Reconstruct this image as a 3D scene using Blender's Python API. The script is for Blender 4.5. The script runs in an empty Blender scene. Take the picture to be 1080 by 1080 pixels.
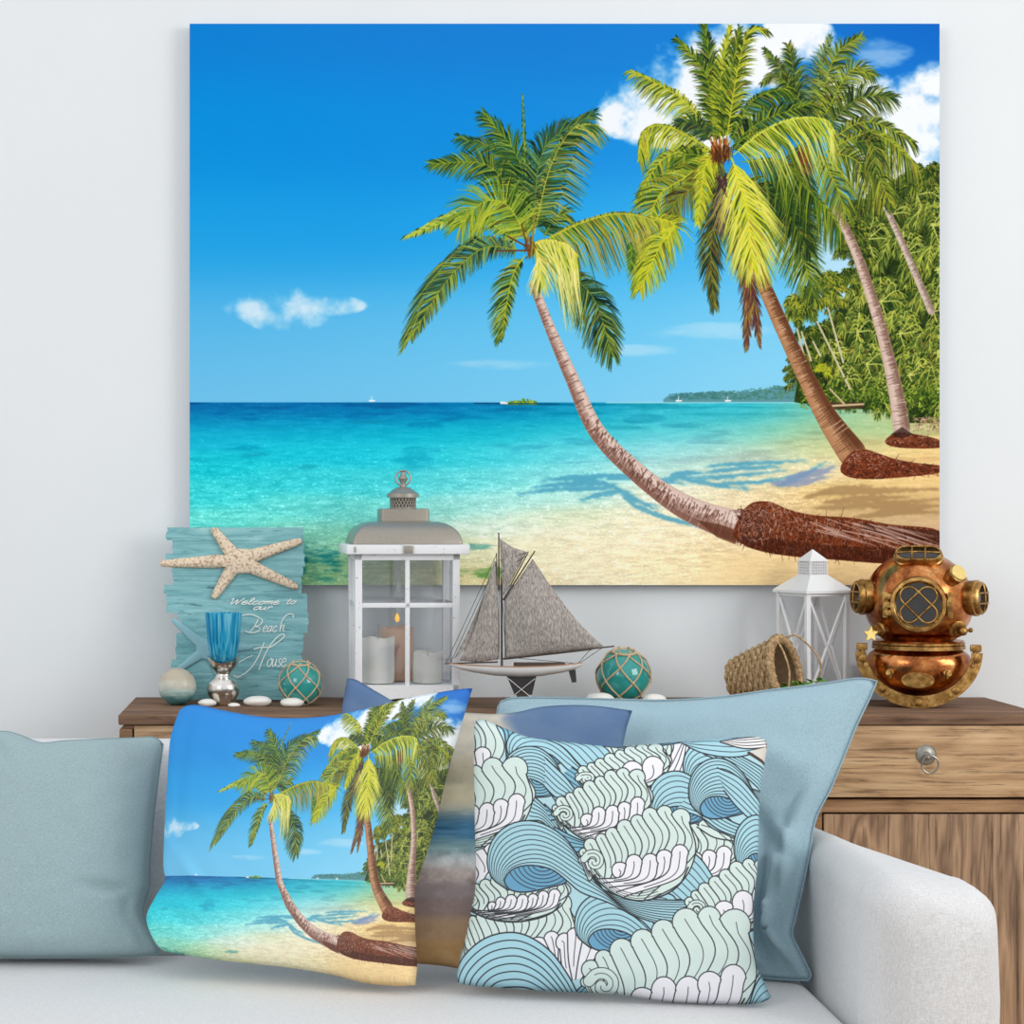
import math, random
import numpy as np

# ------------------------------------------------------------------ printed pictures
class Paint:
    """small anti-aliased painter for the printed cloth and canvas (colours are sRGB 0-255)"""
    def __init__(s, x0, y0, x1, y1, S, base=(255, 255, 255)):
        s.x0, s.y0, s.S = x0, y0, S
        s.W, s.H = int(round((x1 - x0) * S)), int(round((y1 - y0) * S))
        s.a = np.empty((s.H, s.W, 3), np.float32); s.a[:] = base
        ys, xs = np.mgrid[0:s.H, 0:s.W].astype(np.float32)
        s.X = xs / S + x0; s.Y = ys / S + y0
    def box(s, xa, ya, xb, yb):
        i0 = max(0, int((xa - s.x0) * s.S) - 2); i1 = min(s.W, int((xb - s.x0) * s.S) + 3)
        j0 = max(0, int((ya - s.y0) * s.S) - 2); j1 = min(s.H, int((yb - s.y0) * s.S) + 3)
        return i0, i1, j0, j1
    def stroke(s, p, q, w0, w1, col, al=1.0):
        m = max(w0, w1)
        i0, i1, j0, j1 = s.box(min(p[0], q[0]) - m, min(p[1], q[1]) - m, max(p[0], q[0]) + m, max(p[1], q[1]) + m)
        if i0 >= i1 or j0 >= j1: return
        X = s.X[j0:j1, i0:i1] - p[0]; Y = s.Y[j0:j1, i0:i1] - p[1]
        dx, dy = q[0] - p[0], q[1] - p[1]; L = dx * dx + dy * dy + 1e-6
        t = np.clip((X * dx + Y * dy) / L, 0, 1)
        d = np.hypot(X - t * dx, Y - t * dy) - (w0 + (w1 - w0) * t) * .5
        c = (np.clip(.5 - d * s.S, 0, 1) * al)[..., None]
        v = s.a[j0:j1, i0:i1]; v += (np.asarray(col, np.float32) - v) * c
    def line(s, pts, w, col, al=1.0):
        n = len(pts)
        for k in range(n - 1):
            wa = w if not hasattr(w, '__len__') else w[k]; wb = w if not hasattr(w, '__len__') else w[k + 1]
            s.stroke(pts[k], pts[k + 1], wa, wb, col, al)
    def mask(s, pts):
        p = np.asarray(pts, np.float32)
        i0, i1, j0, j1 = s.box(p[:, 0].min(), p[:, 1].min(), p[:, 0].max(), p[:, 1].max())
        if i0 >= i1 or j0 >= j1: return None
        w = i1 - i0; SS = 3
        cov = np.zeros((j1 - j0, w + 2), np.float32)
        px = (p[:, 0] - s.x0) * s.S - i0 + .5; py = (p[:, 1] - s.y0) * s.S - j0 + .5
        qx, qy = np.roll(px, -1), np.roll(py, -1)
        for r in range((j1 - j0) * SS):
            y = (r + .5) / SS
            k = ((py <= y) & (qy > y)) | ((qy <= y) & (py > y))
            if not k.any(): continue
            xs = np.sort(px[k] + (y - py[k]) / (qy[k] - py[k]) * (qx[k] - px[k]))
            row = cov[r // SS]
            for a, b in zip(xs[0::2], xs[1::2]):
                a = min(max(a, 0), w); b = min(max(b, 0), w)
                ia, ib = int(a), int(b)
                if ia == ib: row[ia] += (b - a) / SS
                else:
                    row[ia] += (ia + 1 - a) / SS; row[ia + 1:ib] += 1 / SS; row[ib] += (b - ib) / SS
        return i0, i1, j0, j1, np.clip(cov[:, :w], 0, 1)
    def poly(s, pts, col, al=1.0, tex=None):
        m = s.mask(pts)
        if m is None: return
        i0, i1, j0, j1, c = m
        v = s.a[j0:j1, i0:i1]
        cc = np.asarray(col, np.float32) if tex is None else tex[j0:j1, i0:i1]
        v += (cc - v) * (c * al)[..., None]
    def blend(s, col, m):
        s.a += (np.asarray(col, np.float32) - s.a) * np.clip(m, 0, 1)[..., None]
    def noise(s, cx, cy, seed, octv=3, gain=.55):
        out = np.zeros((s.H, s.W), np.float32); amp = 1.0; tot = 0
        rg = np.random.default_rng(seed)
        for o in range(octv):
            gx = (s.X - s.x0) / cx; gy = (s.Y - s.y0) / cy
            g = rg.random((int(gy.max()) + 3, int(gx.max()) + 3)).astype(np.float32)
            ix = gx.astype(int); iy = gy.astype(int); fx = gx - ix; fy = gy - iy
            fx = fx * fx * (3 - 2 * fx); fy = fy * fy * (3 - 2 * fy)
            out += amp * ((g[iy, ix] * (1 - fx) + g[iy, ix + 1] * fx) * (1 - fy) + (g[iy + 1, ix] * (1 - fx) + g[iy + 1, ix + 1] * fx) * fy)
            tot += amp; amp *= gain; cx /= 2; cy /= 2
        return out / tot
    def field(s, pts, sx, sy):
        st = 4
        X = s.X[::st, ::st]; Y = s.Y[::st, ::st]
        num = np.zeros(X.shape + (3,), np.float32); den = np.full(X.shape, 1e-9, np.float32)
        for x, y, c in pts:
            w = np.exp(-((X - x) / sx) ** 2 - ((Y - y) / sy) ** 2) + 1e-7 / (1 + ((X - x) / sx) ** 2 + ((Y - y) / sy) ** 2)
            num += w[..., None] * np.asarray(c, np.float32); den += w
        f = num / den[..., None]
        f = np.repeat(np.repeat(f, st, 0), st, 1)[:s.H, :s.W]
        k = np.ones(5) / 5
        for ax in (0, 1):
            pad = [(0, 0)] * 3; pad[ax] = (2, 2)
            g = np.pad(f, pad, 'edge'); f = sum(np.take(g, range(i, i + f.shape[ax]), ax) for i in range(5)) / 5
        return f.astype(np.float32)

def sstep(a, b, x):
    t = np.clip((x - a) / (b - a), 0, 1); return t * t * (3 - 2 * t)

def crom(pts, n=8, closed=False):
    """Catmull-Rom through the points"""
    P = [np.asarray(p, float) for p in pts]
    if len(P) < 3 and not closed:
        return [P[0] + (P[-1] - P[0]) * t for t in np.linspace(0, 1, n + 1)]
    m = len(P); out = []
    rng = range(m if closed else m - 1)
    for i in rng:
        if closed: a, b, c, d = P[i - 1], P[i], P[(i + 1) % m], P[(i + 2) % m]
        else:
            b, c = P[i], P[i + 1]; a = P[i - 1] if i else 2 * b - c; d = P[i + 2] if i + 2 < m else 2 * c - b
        for k in range(n):
            t = k / n
            out.append(.5 * (2 * b + (c - a) * t + (2 * a - 5 * b + 4 * c - d) * t * t + (3 * b - a - 3 * c + d) * t ** 3))
    if not closed: out.append(P[-1])
    return out

def resample(pts, n):
    P = np.asarray(pts, float); L = np.r_[0, np.cumsum(np.linalg.norm(np.diff(P, axis=0), axis=1))]
    t = np.linspace(0, L[-1], n)
    return np.stack([np.interp(t, L, P[:, k]) for k in range(P.shape[1])], 1)

def mix(a, b, t): return tuple(a[i] + (b[i] - a[i]) * t for i in range(3))

YG = (208, 206, 52); LG = (158, 182, 40); MG = (92, 134, 36); DG = (38, 74, 30); BG = (22, 44, 28); PL = (236, 232, 150); BR = (112, 74, 40); PB = (84, 44, 48)

def frond(cv, pts, L, c1, c2, rng, sides=(1, 1), ang=62, grav=.35, n=None, w=1.9, spine=None, tipc=None, dens=1.0, jag=.34):
    """one palm leaf: a spine and two rows of fine pointed leaflets that hang with `grav`"""
    P = resample(crom(pts, 10), 60)
    ln = np.linalg.norm(np.diff(P, axis=0), axis=1).sum()
    small = n is not None
    n = n or max(14, int(ln / .95 * dens)); w = w * (.62 if small else .56)
    jobs = []
    ph = rng.random() * 6
    for sd in (-1, 1):
        mul = sides[0] if sd < 0 else sides[1]
        if mul <= 0: continue
        for k in range(n):
            t = .05 + .95 * (k + rng.random()) / n
            f = t * 58; i = int(f); p = P[i] + (P[i + 1] - P[i]) * (f - i)
            T = P[min(i + 2, 59)] - P[max(i - 1, 0)]; T = T / (np.linalg.norm(T) + 1e-9)
            a = math.radians(ang * (1 - .6 * t ** 2.5) + rng.gauss(0, 6) + 5 * math.sin(k * .5 + ph)) * sd
            d = np.array([T[0] * math.cos(a) - T[1] * math.sin(a), T[0] * math.sin(a) + T[1] * math.cos(a)])
            pr = min(1, .4 + t * 2.4) * (1 - .6 * max(0, (t - .5) / .5) ** 1.6)
            l = L * (1.12 if L < 14 else 1.36) * mul * pr * (1 - jag * rng.random() ** 2)
            e1 = p + (d + np.array([0, grav * .35])) * l * .5
            e2 = e1 + (d * .82 + np.array([0, grav * 1.35])) * l * .5
            r = rng.random(); clump = .5 + .5 * math.sin(k * .35 + ph * 2 + sd)
            if r < .34: c = mix(c1, (14, 26, 12), .25 + .45 * rng.random())
            elif r < .82: c = mix(c1, c2, min(1, .25 + .6 * rng.random() * (.5 + clump)))
            else: c = mix(c2, tipc or YG, .15 + .5 * rng.random())
            if rng.random() < .05: c = mix(c, (150, 100, 50), .6)
            jobs.append((r, p, e1, e2, c))
    rng.shuffle(jobs)
    jobs.sort(key=lambda q: (q[0] > .34) + (q[0] > .82))
    for r, p, e1, e2, c in jobs:
        ww = w * (1.5 if r < .34 else 1.0)
        cv.stroke(p, e1, ww, ww * .9, c, .92); cv.stroke(e1, e2, ww * .9, .2, mix(c, tipc, .35) if tipc and r > .3 else c, .92)
    sc = spine or mix(c2, YG, .25)
    if not small: cv.line([tuple(P[k]) for k in range(0, 60, 4)] + [tuple(P[59])], list(np.linspace(1.5, .4, 16)), sc, .8)

def trunk(cv, pts, ws, dark, light, rng, ring=3.2, flip=False):
    P = resample(crom(pts, 12), 90); W = np.interp(np.linspace(0, 1, 90), np.linspace(0, 1, len(ws)), ws)
    for k in range(89): cv.stroke(P[k], P[k + 1], W[k], W[k + 1], mix(dark, light, .55))
    T = np.gradient(P, axis=0); T /= np.linalg.norm(T, axis=1)[:, None]; N = np.stack([-T[:, 1], T[:, 0]], 1)
    sg = -1 if flip else 1
    for k in range(89):
        for o, c, a in ((-.36, dark, .55), (-.2, dark, .2), (.18, light, .5), (.36, light, .35)):
            o *= sg
            cv.stroke(P[k] + N[k] * W[k] * o, P[k + 1] + N[k + 1] * W[k + 1] * o, W[k] * .26, W[k + 1] * .26, c, a)
    ln = np.linalg.norm(np.diff(P, axis=0), axis=1).sum(); m = int(ln / ring)
    for j in range(m):
        f = (j + rng.random() * .6) / m * 88; i = int(f)
        h = W[i] * .5; a0 = rng.uniform(-1, .2); a1 = a0 + rng.uniform(.5, 1.3)
        p = P[i] + N[i] * h * a0; q = P[i] + N[i] * h * min(a1, 1) + T[i] * rng.uniform(-1, 1.5)
        cv.stroke(p, q, rng.uniform(.5, 1.3), .5, mix(dark, (40, 25, 20), rng.random() * .6) if rng.random() < .65 else mix(light, (250, 235, 225), .5), .7)

def paint_beach():
    rng = random.Random(5)
    cv = Paint(200, 25, 992, 617, 2.0)
    X, Y = cv.X, cv.Y
    sky = [(200, 25, (6, 128, 212)), (200, 140, (0, 143, 222)), (200, 250, (24, 160, 230)), (200, 340, (88, 184, 236)), (200, 418, (112, 196, 238)),
           (400, 25, (20, 126, 212)), (400, 140, (10, 140, 222)), (400, 250, (24, 156, 230)), (400, 340, (96, 190, 238)), (400, 418, (116, 200, 240)),
           (600, 25, (20, 124, 211)), (600, 140, (20, 138, 221)), (600, 250, (40, 168, 236)), (600, 340, (100, 196, 242)), (600, 418, (124, 206, 244)),
           (800, 25, (24, 128, 212)), (800, 140, (36, 146, 224)), (800, 250, (72, 180, 238)), (800, 340, (122, 206, 244)), (800, 418, (140, 214, 246)),
           (985, 25, (8, 92, 190)), (985, 100, (30, 126, 212)), (985, 250, (90, 180, 235)), (985, 340, (130, 206, 244)), (985, 418, (150, 214, 246))]
    cv.a[:] = cv.field(sky, 150, 60)
    n1 = cv.noise(46, 40, 3, 5, .6); n2 = cv.noise(90, 26, 8, 5, .62)
    def cloud(ells, k=1.15, al=1., lo=.22, hi=.66, nn=n1, col=(246, 248, 252)):
        m = np.zeros_like(X)
        for x, y, rx, ry in ells: m = np.maximum(m, 1 - ((X - x) / rx) ** 2 - ((Y - y) / ry) ** 2)
        v = np.clip(m, 0, 1) ** .6 * .75 + (nn - .5) * k
        cv.blend(col, sstep(lo, hi, v) * al * sstep(0, .2, m) * (1 if al < 1 else .93 + .07 * nn))
    cloud([(735, 95, 85, 62), (690, 112, 58, 48), (660, 118, 36, 32), (780, 60, 80, 45), (835, 40, 50, 34), (740, 150, 40, 26)])
    cloud([(960, 150, 75, 85), (905, 105, 60, 42), (985, 130, 60, 70), (930, 170, 60, 60)])
    cloud([(300, 326, 56, 26), (330, 322, 60, 14), (280, 325, 50, 16)], 1.9, .75, .2, 1.0, n1)
    cloud([(860, 45, 60, 26), (930, 55, 40, 20)], 1.2, .45, .35, .8, n2)
    cloud([(880, 290, 50, 40), (850, 250, 40, 40)], 1.1, .55, .3, .8, n2)
    cloud([(760, 350, 90, 12), (680, 370, 60, 8), (520, 385, 90, 8)], 1.2, .3, .35, .9, n2)
    # ---- sea and sand
    sea = [(200, 426, (0, 92, 160)), (200, 433, (0, 122, 184)), (200, 444, (5, 160, 203)), (200, 462, (19, 186, 218)), (200, 490, (24, 204, 218)), (200, 520, (56, 214, 218)), (200, 550, (106, 228, 218)), (200, 590, (134, 224, 198)),
           (340, 426, (0, 100, 168)), (340, 436, (0, 140, 196)), (340, 450, (10, 176, 211)), (340, 475, (22, 200, 222)), (340, 505, (52, 210, 220)), (340, 535, (102, 224, 218)), (340, 562, (140, 226, 200)), (340, 610, (152, 210, 152)),
           (420, 426, (0, 104, 172)), (420, 438, (0, 152, 200)), (420, 455, (13, 188, 215)), (420, 480, (32, 204, 224)), (420, 510, (78, 216, 224)), (420, 540, (134, 230, 220)), (420, 575, (187, 230, 182)), (420, 610, (212, 225, 162)),
           (510, 426, (0, 112, 178)), (510, 437, (0, 158, 200)), (510, 455, (21, 192, 215)), (510, 480, (62, 212, 226)), (510, 505, (106, 224, 228)), (510, 530, (164, 234, 226)), (510, 555, (218, 240, 221)), (510, 580, (244, 238, 195)), (510, 612, (250, 230, 175)),
           (600, 427, (20, 140, 190)), (600, 437, (10, 176, 204)), (600, 455, (53, 198, 217)), (600, 475, (100, 218, 230)), (600, 500, (140, 228, 230)), (600, 520, (180, 236, 226)), (600, 545, (228, 236, 200)), (600, 570, (250, 236, 200)), (600, 605, (250, 236, 200)),
           (700, 427, (60, 190, 214)), (700, 440, (52, 195, 211)), (700, 455, (97, 210, 221)), (700, 475, (152, 224, 228)), (700, 495, (190, 232, 224)), (700, 520, (238, 238, 210)), (700, 550, (250, 236, 200)), (700, 600, (250, 232, 187)),
           (790, 428, (40, 190, 214)), (790, 438, (76, 200, 210)), (790, 455, (126, 212, 204)), (790, 480, (186, 222, 204)), (790, 500, (224, 224, 192)), (790, 522, (242, 220, 178)), (790, 560, (244, 219, 173)), (790, 600, (246, 215, 159)),
           (870, 432, (150, 204, 168)), (870, 450, (176, 206, 148)), (870, 470, (206, 208, 146)), (870, 492, (242, 220, 166)), (870, 520, (228, 192, 122)), (870, 545, (216, 184, 130)), (870, 605, (246, 214, 156)),
           (970, 432, (200, 200, 130)), (970, 480, (238, 206, 140)), (970, 512, (242, 208, 142)), (970, 530, (204, 170, 116)), (970, 550, (214, 182, 138)), (970, 605, (246, 212, 154))]
    f = cv.field(sea, 62, 13)
    rp = cv.noise(13, 2.2, 21, 3, .6) - .5; cau = cv.noise(7, 2.6, 4, 3, .7); big = cv.noise(60, 9, 12, 3)
    shal = sstep(455, 530, Y) * (1 - sstep(.45, .62, (X - 640) / 400 + (Y - 540) / 220))
    f = f + (rp * (26 + 30 * shal))[..., None] * np.array([1.1, 1, .9], np.float32)
    f += (np.abs(cau - .5) < .03)[..., None] * (shal * 18)[..., None]
    f += (sstep(.66, .8, cau) * (shal * 30 + 6))[..., None]
    f -= (sstep(.60, .72, big) * sstep(428, 440, Y) * (1 - sstep(480, 520, Y)) * 20)[..., None] * np.array([.7, 1, .7], np.float32)
    f -= (sstep(.5, .8, cv.noise(70, 3, 44, 2)) * (1 - sstep(425, 452, Y)) * 26)[..., None]
    spk = cv.noise(2.4, 1.2, 77, 2); f += (sstep(.68, .86, spk) * (shal * 34 + 12))[..., None]; f -= (sstep(.66, .84, 1 - spk) * (shal * 8 + 8))[..., None] * np.array([1, .5, .4], np.float32)
    hz = sstep(423.6, 424.8, Y)
    cv.a += (f - cv.a) * hz[..., None]
    # surf line and wet sand
    for yy, xa, xb, a in ((424.5, 640, 860, .55),): cv.line([(xa, yy), (xb, yy - .5)], 1.6, (190, 240, 240), a)
    # seaweed patches at the lower left
    sw = cv.noise(22, 6, 31, 4, .6)
    for x, y, rx, ry, al in ((335, 592, 60, 30, .9), (246, 603, 80, 16, .9), (290, 596, 70, 20, .8), (505, 602, 62, 14, .75), (500, 577, 40, 5, .5)):
        m = np.clip(1 - ((X - x) / rx) ** 2 - ((Y - y) / ry) ** 2, 0, 1)
        cv.blend((10, 130, 134) if y < 598 else (78, 150, 60), sstep(.36, .72, m ** .6 * .6 + (sw - .5) * .9) * al * (m > 0) * sstep(0, .25, m))
    # dark spots in the water
    for x, y, rx, ry in ((326, 492, 16, 3.5), (270, 478, 18, 3), (528, 470, 18, 4), (390, 445, 30, 2.5), (660, 451, 30, 2.5), (720, 450, 26, 2)):
        m = np.clip(1 - ((X - x) / rx) ** 2 - ((Y - y) / ry) ** 2, 0, 1)
        cv.blend((10, 132, 158), sstep(.2, .8, m + (sw - .5) * 1.5) * .28 * sstep(0, .3, m))
    # the palms' shadows on the water and the sand
    sh = (66, 150, 176)
    shm = Paint(200, 25, 992, 617, 2.0, (0, 0, 0))
    def shadow(pts, w, al=.55):
        P = resample(crom(pts, 8), 40); o = [rng.uniform(-1, 1) for _ in range(40)]
        for k in range(39):
            h = w * (.3 + .7 * math.sin(math.pi * min(1, k / 36 + .06))) * (.7 + .5 * rng.random())
            shm.stroke(P[k] + (0, o[k] * .8), P[k + 1] + (0, o[k + 1] * .8), h, h, (255, 255, 255), al)
            if rng.random() < .7:
                q = P[k] + np.array((rng.uniform(-5, 5), rng.uniform(-2.5, 2.5))); shm.stroke(q, q + np.array((rng.uniform(4, 12), rng.uniform(-1, 1))), 1.6, .4, (255, 255, 255), al * .7)
    def lay(col):
        m = shm.a[..., 0] / 255
        for ax in (0, 1):
            for d in (1, 2, 1): m = (np.roll(m, d, ax) + m * 2 + np.roll(m, -d, ax)) / 4
        brk = .55 + .9 * cv.noise(14, 3, 91, 3)
        cv.blend(col, np.clip(m * brk, 0, .8)); shm.a[:] = 0
    for a in ([(648, 512), (610, 504), (572, 506)], [(650, 514), (590, 516), (545, 521)], [(655, 518), (630, 522), (612, 528)], [(690, 505), (660, 502), (600, 502)], [(640, 510), (600, 510), (560, 514)],
              [(655, 516), (665, 530), (700, 545), (758, 560)], [(650, 514), (668, 526), (690, 536)], [(700, 510), (715, 500), (740, 498)], [(640, 505), (680, 504), (720, 510)]): shadow(a, 4.6, .75)
    for a in ([(745, 492), (790, 488), (850, 486)], [(700, 504), (760, 503), (830, 496)], [(760, 510), (800, 508), (850, 500)], [(745, 498), (780, 494), (820, 492)], [(720, 505), (760, 512), (790, 516)], [(820, 512), (850, 500), (872, 486)]): shadow(a, 3.8, .7)
    lay((72, 160, 192))
    for a in ([(840, 502), (865, 498), (880, 492)], [(815, 510), (850, 508), (870, 503)], [(830, 506), (850, 500), (862, 496)]): shadow(a, 7, .7)
    lay((132, 148, 184))
    for a in ([(870, 520), (930, 517), (992, 516)], [(860, 536), (930, 532), (992, 526)], [(850, 524), (890, 515), (920, 513)], [(905, 545), (950, 540), (992, 540)], [(930, 536), (992, 533)], [(870, 530), (900, 527), (960, 524)]): shadow(a, 7, .6)
    lay((166, 132, 88))
    # far hills, island, boats
    hill = [(700, 421)] + [(705 + i * 5, 417 - 4 * math.sin(i / 28 * 2.6) - (0 if i < 16 else (i - 16) * .8) + rng.uniform(-1, 1)) for i in range(30)] + [(852, 424), (700, 424)]
    cv.poly(hill, (92, 150, 162))
    for k in range(500):
        t = rng.random(); x = 706 + t * 144; y0 = 415.5 - 4 * math.sin(t * 2.6) - max(0, t - .53) * 22; y = y0 + rng.random() * (421 - y0)
        cv.stroke((x, y), (x + rng.uniform(1, 3), y), 1.4, 1, mix((60, 122, 130), mix((40, 110, 80), (110, 150, 80), rng.random()), t * (.4 + .6 * rng.random())), .55)
    for k in range(120):
        x = 534 + rng.random() * 32; cv.stroke((x, 426 - rng.random() * (6 - abs(x - 552) * .25)), (x + 1.5, 426), 1.8, 1.4, mix((70, 120, 30), (170, 190, 50), rng.random()))
    cv.stroke((500, 425), (590, 426), 1.2, 1, (10, 70, 110)); cv.stroke((529, 424.5), (535, 425), 3, 2, (235, 235, 235))
    for x in (392, 716, 768): cv.stroke((x - 2, 422.5), (x + 3, 422.5), 2, 1.5, (240, 244, 246)); cv.stroke((x, 418), (x, 422), .8, .8, (235, 240, 244))
    # ---- the wood behind the beach on the right
    jung = [(838, 424), (842, 400), (846, 376), (850, 356), (858, 348), (870, 344), (884, 330), (900, 296), (906, 270), (900, 250), (912, 214), (930, 196), (948, 196), (962, 186), (980, 178), (992, 176), (992, 446), (960, 446), (930, 432), (880, 430)]
    gn = cv.noise(9, 7, 71, 4, .7)[..., None]
    cv.poly(jung, (0, 0, 0), 1, np.array((14, 26, 10), np.float32) + gn * np.array((52, 66, 22), np.float32))
    def mini(x, y, r, n, c1, c2, w=1.3, down=.5):
        for j in range(n):
            a = rng.uniform(-math.pi, 0) if rng.random() < .72 else rng.uniform(0, math.pi)
            e = (x + math.cos(a) * r, y + math.sin(a) * r * .7 + down * r * .55); m = (x + math.cos(a) * r * .55, y + math.sin(a) * r * .75)
            k = .35 + .65 * rng.random()
            frond(cv, [(x, y), m, e], r * .42, mix(c1, BG, .25 * rng.random()), mix(c1, c2, k), rng, n=int(10 + r * .5), w=w, grav=.5, spine=mix(c2, YG, .4))
    for k in range(46):                                             # dim understory first
        x, y = rng.uniform(850, 992), rng.uniform(205, 425)
        if x < 905 and y < 345: continue
        mini(x, y, rng.uniform(12, 24), 5, (22, 42, 16), (64, 90, 30))
    def crown(x, y, r, n, c1, c2):
        for ang in [-178 + 176 * (q + rng.uniform(-.3, .3)) / (n - 1) for q in range(n)] + [100, 65]:
            q = math.radians(ang); k = rng.uniform(.85, 1.1)
            e = (x + math.cos(q) * r * k, y + math.sin(q) * r * .55 + r * .5 * k); m = (x + math.cos(q) * r * .58, y + math.sin(q) * r * .78)
            lit = .35 + .65 * rng.random()
            frond(cv, [(x, y), m, e], r * .2 + 3, mix(c1, BG, .3 * rng.random()), mix(c1, c2, lit), rng, w=1.7, dens=.75, grav=.75, spine=mix(c2, PL, .3))
    for x, y, r, n in ((968, 205, 30, 9), (940, 226, 30, 9), (985, 238, 34, 9), (916, 252, 34, 10), (955, 268, 32, 9), (990, 285, 36, 9), (898, 300, 22, 8), (930, 318, 34, 9), (985, 328, 38, 9), (905, 350, 28, 8), (950, 352, 34, 9), (880, 372, 20, 8),
                       (990, 372, 40, 9), (915, 384, 30, 9), (893, 400, 20, 8), (960, 396, 34, 9), (990, 412, 36, 8), (930, 412, 26, 8)):
        crown(x, y, r, n, (46, 74, 24), (186, 196, 84))
    for x, y in ((905, 222), (915, 212), (930, 200), (946, 196), (960, 188), (974, 180), (986, 178), (902, 246), (904, 268), (898, 288), (884, 322), (866, 342), (852, 352), (846, 372), (842, 396)): mini(x, y + 4, rng.uniform(11, 20), 9, (34, 58, 22), (120, 140, 50), 1.3)
    for x0, y0, x1, y1 in ((841, 345, 851, 385), (862, 338, 900, 416), (873, 322, 890, 382), (846, 350, 856, 380), (858, 360, 866, 375)): cv.stroke((x0, y0), (x1, y1), 1.8, 2.2, (206, 196, 160))
    for x, y, r in ((848, 318, 20), (846, 326, 16), (876, 300, 18), (882, 308, 15)): mini(x, y, r, 12, (62, 92, 30), (190, 184, 60), 1.5, .7)
    mini(868, 392, 11, 10, (150, 170, 30), (222, 214, 60), 1.6); mini(832, 390, 6, 7, (60, 80, 40), (120, 130, 50), 1)
    for k in range(700):                                            # leafy edge along the shore
        x, y = rng.uniform(845, 992), rng.gauss(418, 8)
        if y > 432 + (x - 845) * .06: continue
        cv.stroke((x, y), (x + rng.uniform(-4, 4), y + rng.uniform(-3, 3)), 1.8, .6, mix((30, 56, 18), (150, 180, 50), rng.random() ** 1.5), .9)
    cv.poly([(872, 424), (912, 424), (912, 430), (880, 432), (866, 430)], (74, 52, 38), .8); cv.stroke((875, 428), (911, 426), 2.4, 2, (206, 180, 140)); cv.stroke((876, 410), (892, 427), 2, 2.4, (196, 176, 130))
    for k in range(160):
        x = rng.uniform(964, 992); y = rng.uniform(440, 454); cv.stroke((x, y), (x + rng.uniform(-4, 4), y + rng.uniform(-2, 2)), .9, .6, mix((120, 86, 60), (232, 206, 170), rng.random()))
    # ---- third and fourth palms
    trunk(cv, [(922, 190), (945, 240), (966, 288), (983, 328)], [6, 7, 8], (134, 112, 100), (214, 196, 180), rng, 2.4)
    trunk(cv, [(882, 220), (905, 270), (928, 340), (944, 405), (952, 452)], [9, 11, 13, 18], (128, 96, 82), (222, 196, 182), rng, 2.2)
    D1, D2, D3 = (38, 62, 30), (78, 104, 40), (146, 160, 48)
    for pts, L, c1, c2, kw in (
        ([(868, 150), (846, 110), (832, 46)], 22, D1, D2, {}), ([(850, 110), (830, 80), (806, 50)], 13, D1, D2, {}), ([(855, 120), (822, 80), (803, 88)], 12, D1, D2, {}),
        ([(855, 140), (866, 70), (878, 38)], 20, (50, 90, 90), (90, 130, 110), {'sides': (1, .4)}), ([(862, 130), (880, 62), (910, 36)], 19, D2, D3, {}),
        ([(866, 130), (898, 74), (924, 80)], 20, D1, D3, {}), ([(868, 140), (905, 104), (944, 102)], 24, D1, D2, {}), ([(872, 150), (915, 128), (966, 150)], 24, D1, D3, {'sides': (.5, 1.1)}),
        ([(870, 160), (922, 140), (970, 176)], 26, D2, D3, {'sides': (.4, 1.2), 'grav': .7}), ([(868, 160), (905, 170), (932, 216)], 24, D1, D3, {'grav': .6}),
        ([(862, 160), (880, 190), (892, 224)], 22, D2, D3, {'grav': .7}), ([(850, 165), (850, 200), (858, 262)], 16, BG, D1, {}), ([(845, 150), (838, 180), (840, 214)], 20, D1, D2, {'grav': .6}),
        ([(905, 180), (925, 185), (940, 214)], 16, D1, D3, {'grav': .7}), ([(900, 150), (920, 150), (925, 180)], 18, D1, D2, {'grav': .7})):
        frond(cv, pts, L, c1, c2, rng, w=1.7, **kw)
    for k in range(26): cv.stroke((842 + rng.random() * 14, 150 + rng.random() * 12), (840 + rng.random() * 20, 172 + rng.random() * 16), 1.6, .5, mix((90, 40, 30), (150, 90, 40), rng.random()))
    # roots of the third palm
    def roots(poly, n, c1, c2, hl, d=(8, 2)):
        cv.poly(crom(poly, 5, True), mix(c1, c2, .35))
        P = np.asarray(poly); m = cv.mask(crom(poly, 5, True)); i0, i1, j0, j1, c = m
        for k in range(n):
            x = rng.uniform(P[:, 0].min(), P[:, 0].max()); y = rng.uniform(P[:, 1].min(), P[:, 1].max())
            ii, jj = int((x - cv.x0) * 2) - i0, int((y - cv.y0) * 2) - j0
            if not (0 <= jj < c.shape[0] and 0 <= ii < c.shape[1]) or c[jj, ii] < .5: continue
            t = (y - P[:, 1].min()) / (P[:, 1].max() - P[:, 1].min())
            col = mix(c1, c2, rng.random() ** 1.2) if rng.random() > hl * (1 - t) else mix((230, 190, 170), (150, 100, 80), rng.random())
            if rng.random() < .25 * t + .08: col = (44, 18, 12)
            x2, y2 = x + rng.gauss(d[0] * .3, d[0] * .5), y + rng.gauss(d[1] * .4, abs(d[1]) + 1.2)
            ii, jj = int((x2 - cv.x0) * 2) - i0, int((y2 - cv.y0) * 2) - j0
            if not (0 <= jj < c.shape[0] and 0 <= ii < c.shape[1]) or (c[jj, ii] < .5 and rng.random() < .85): continue
            cv.stroke((x, y), (x2, y2), .75, .3, col, .85)
    roots([(934, 466), (946, 456), (968, 458), (992, 464), (992, 472), (950, 472)], 700, (92, 42, 24), (160, 84, 48), .25)
    cv.poly([(940, 458), (952, 450), (964, 458), (952, 462)], (46, 26, 22), .7)
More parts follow.
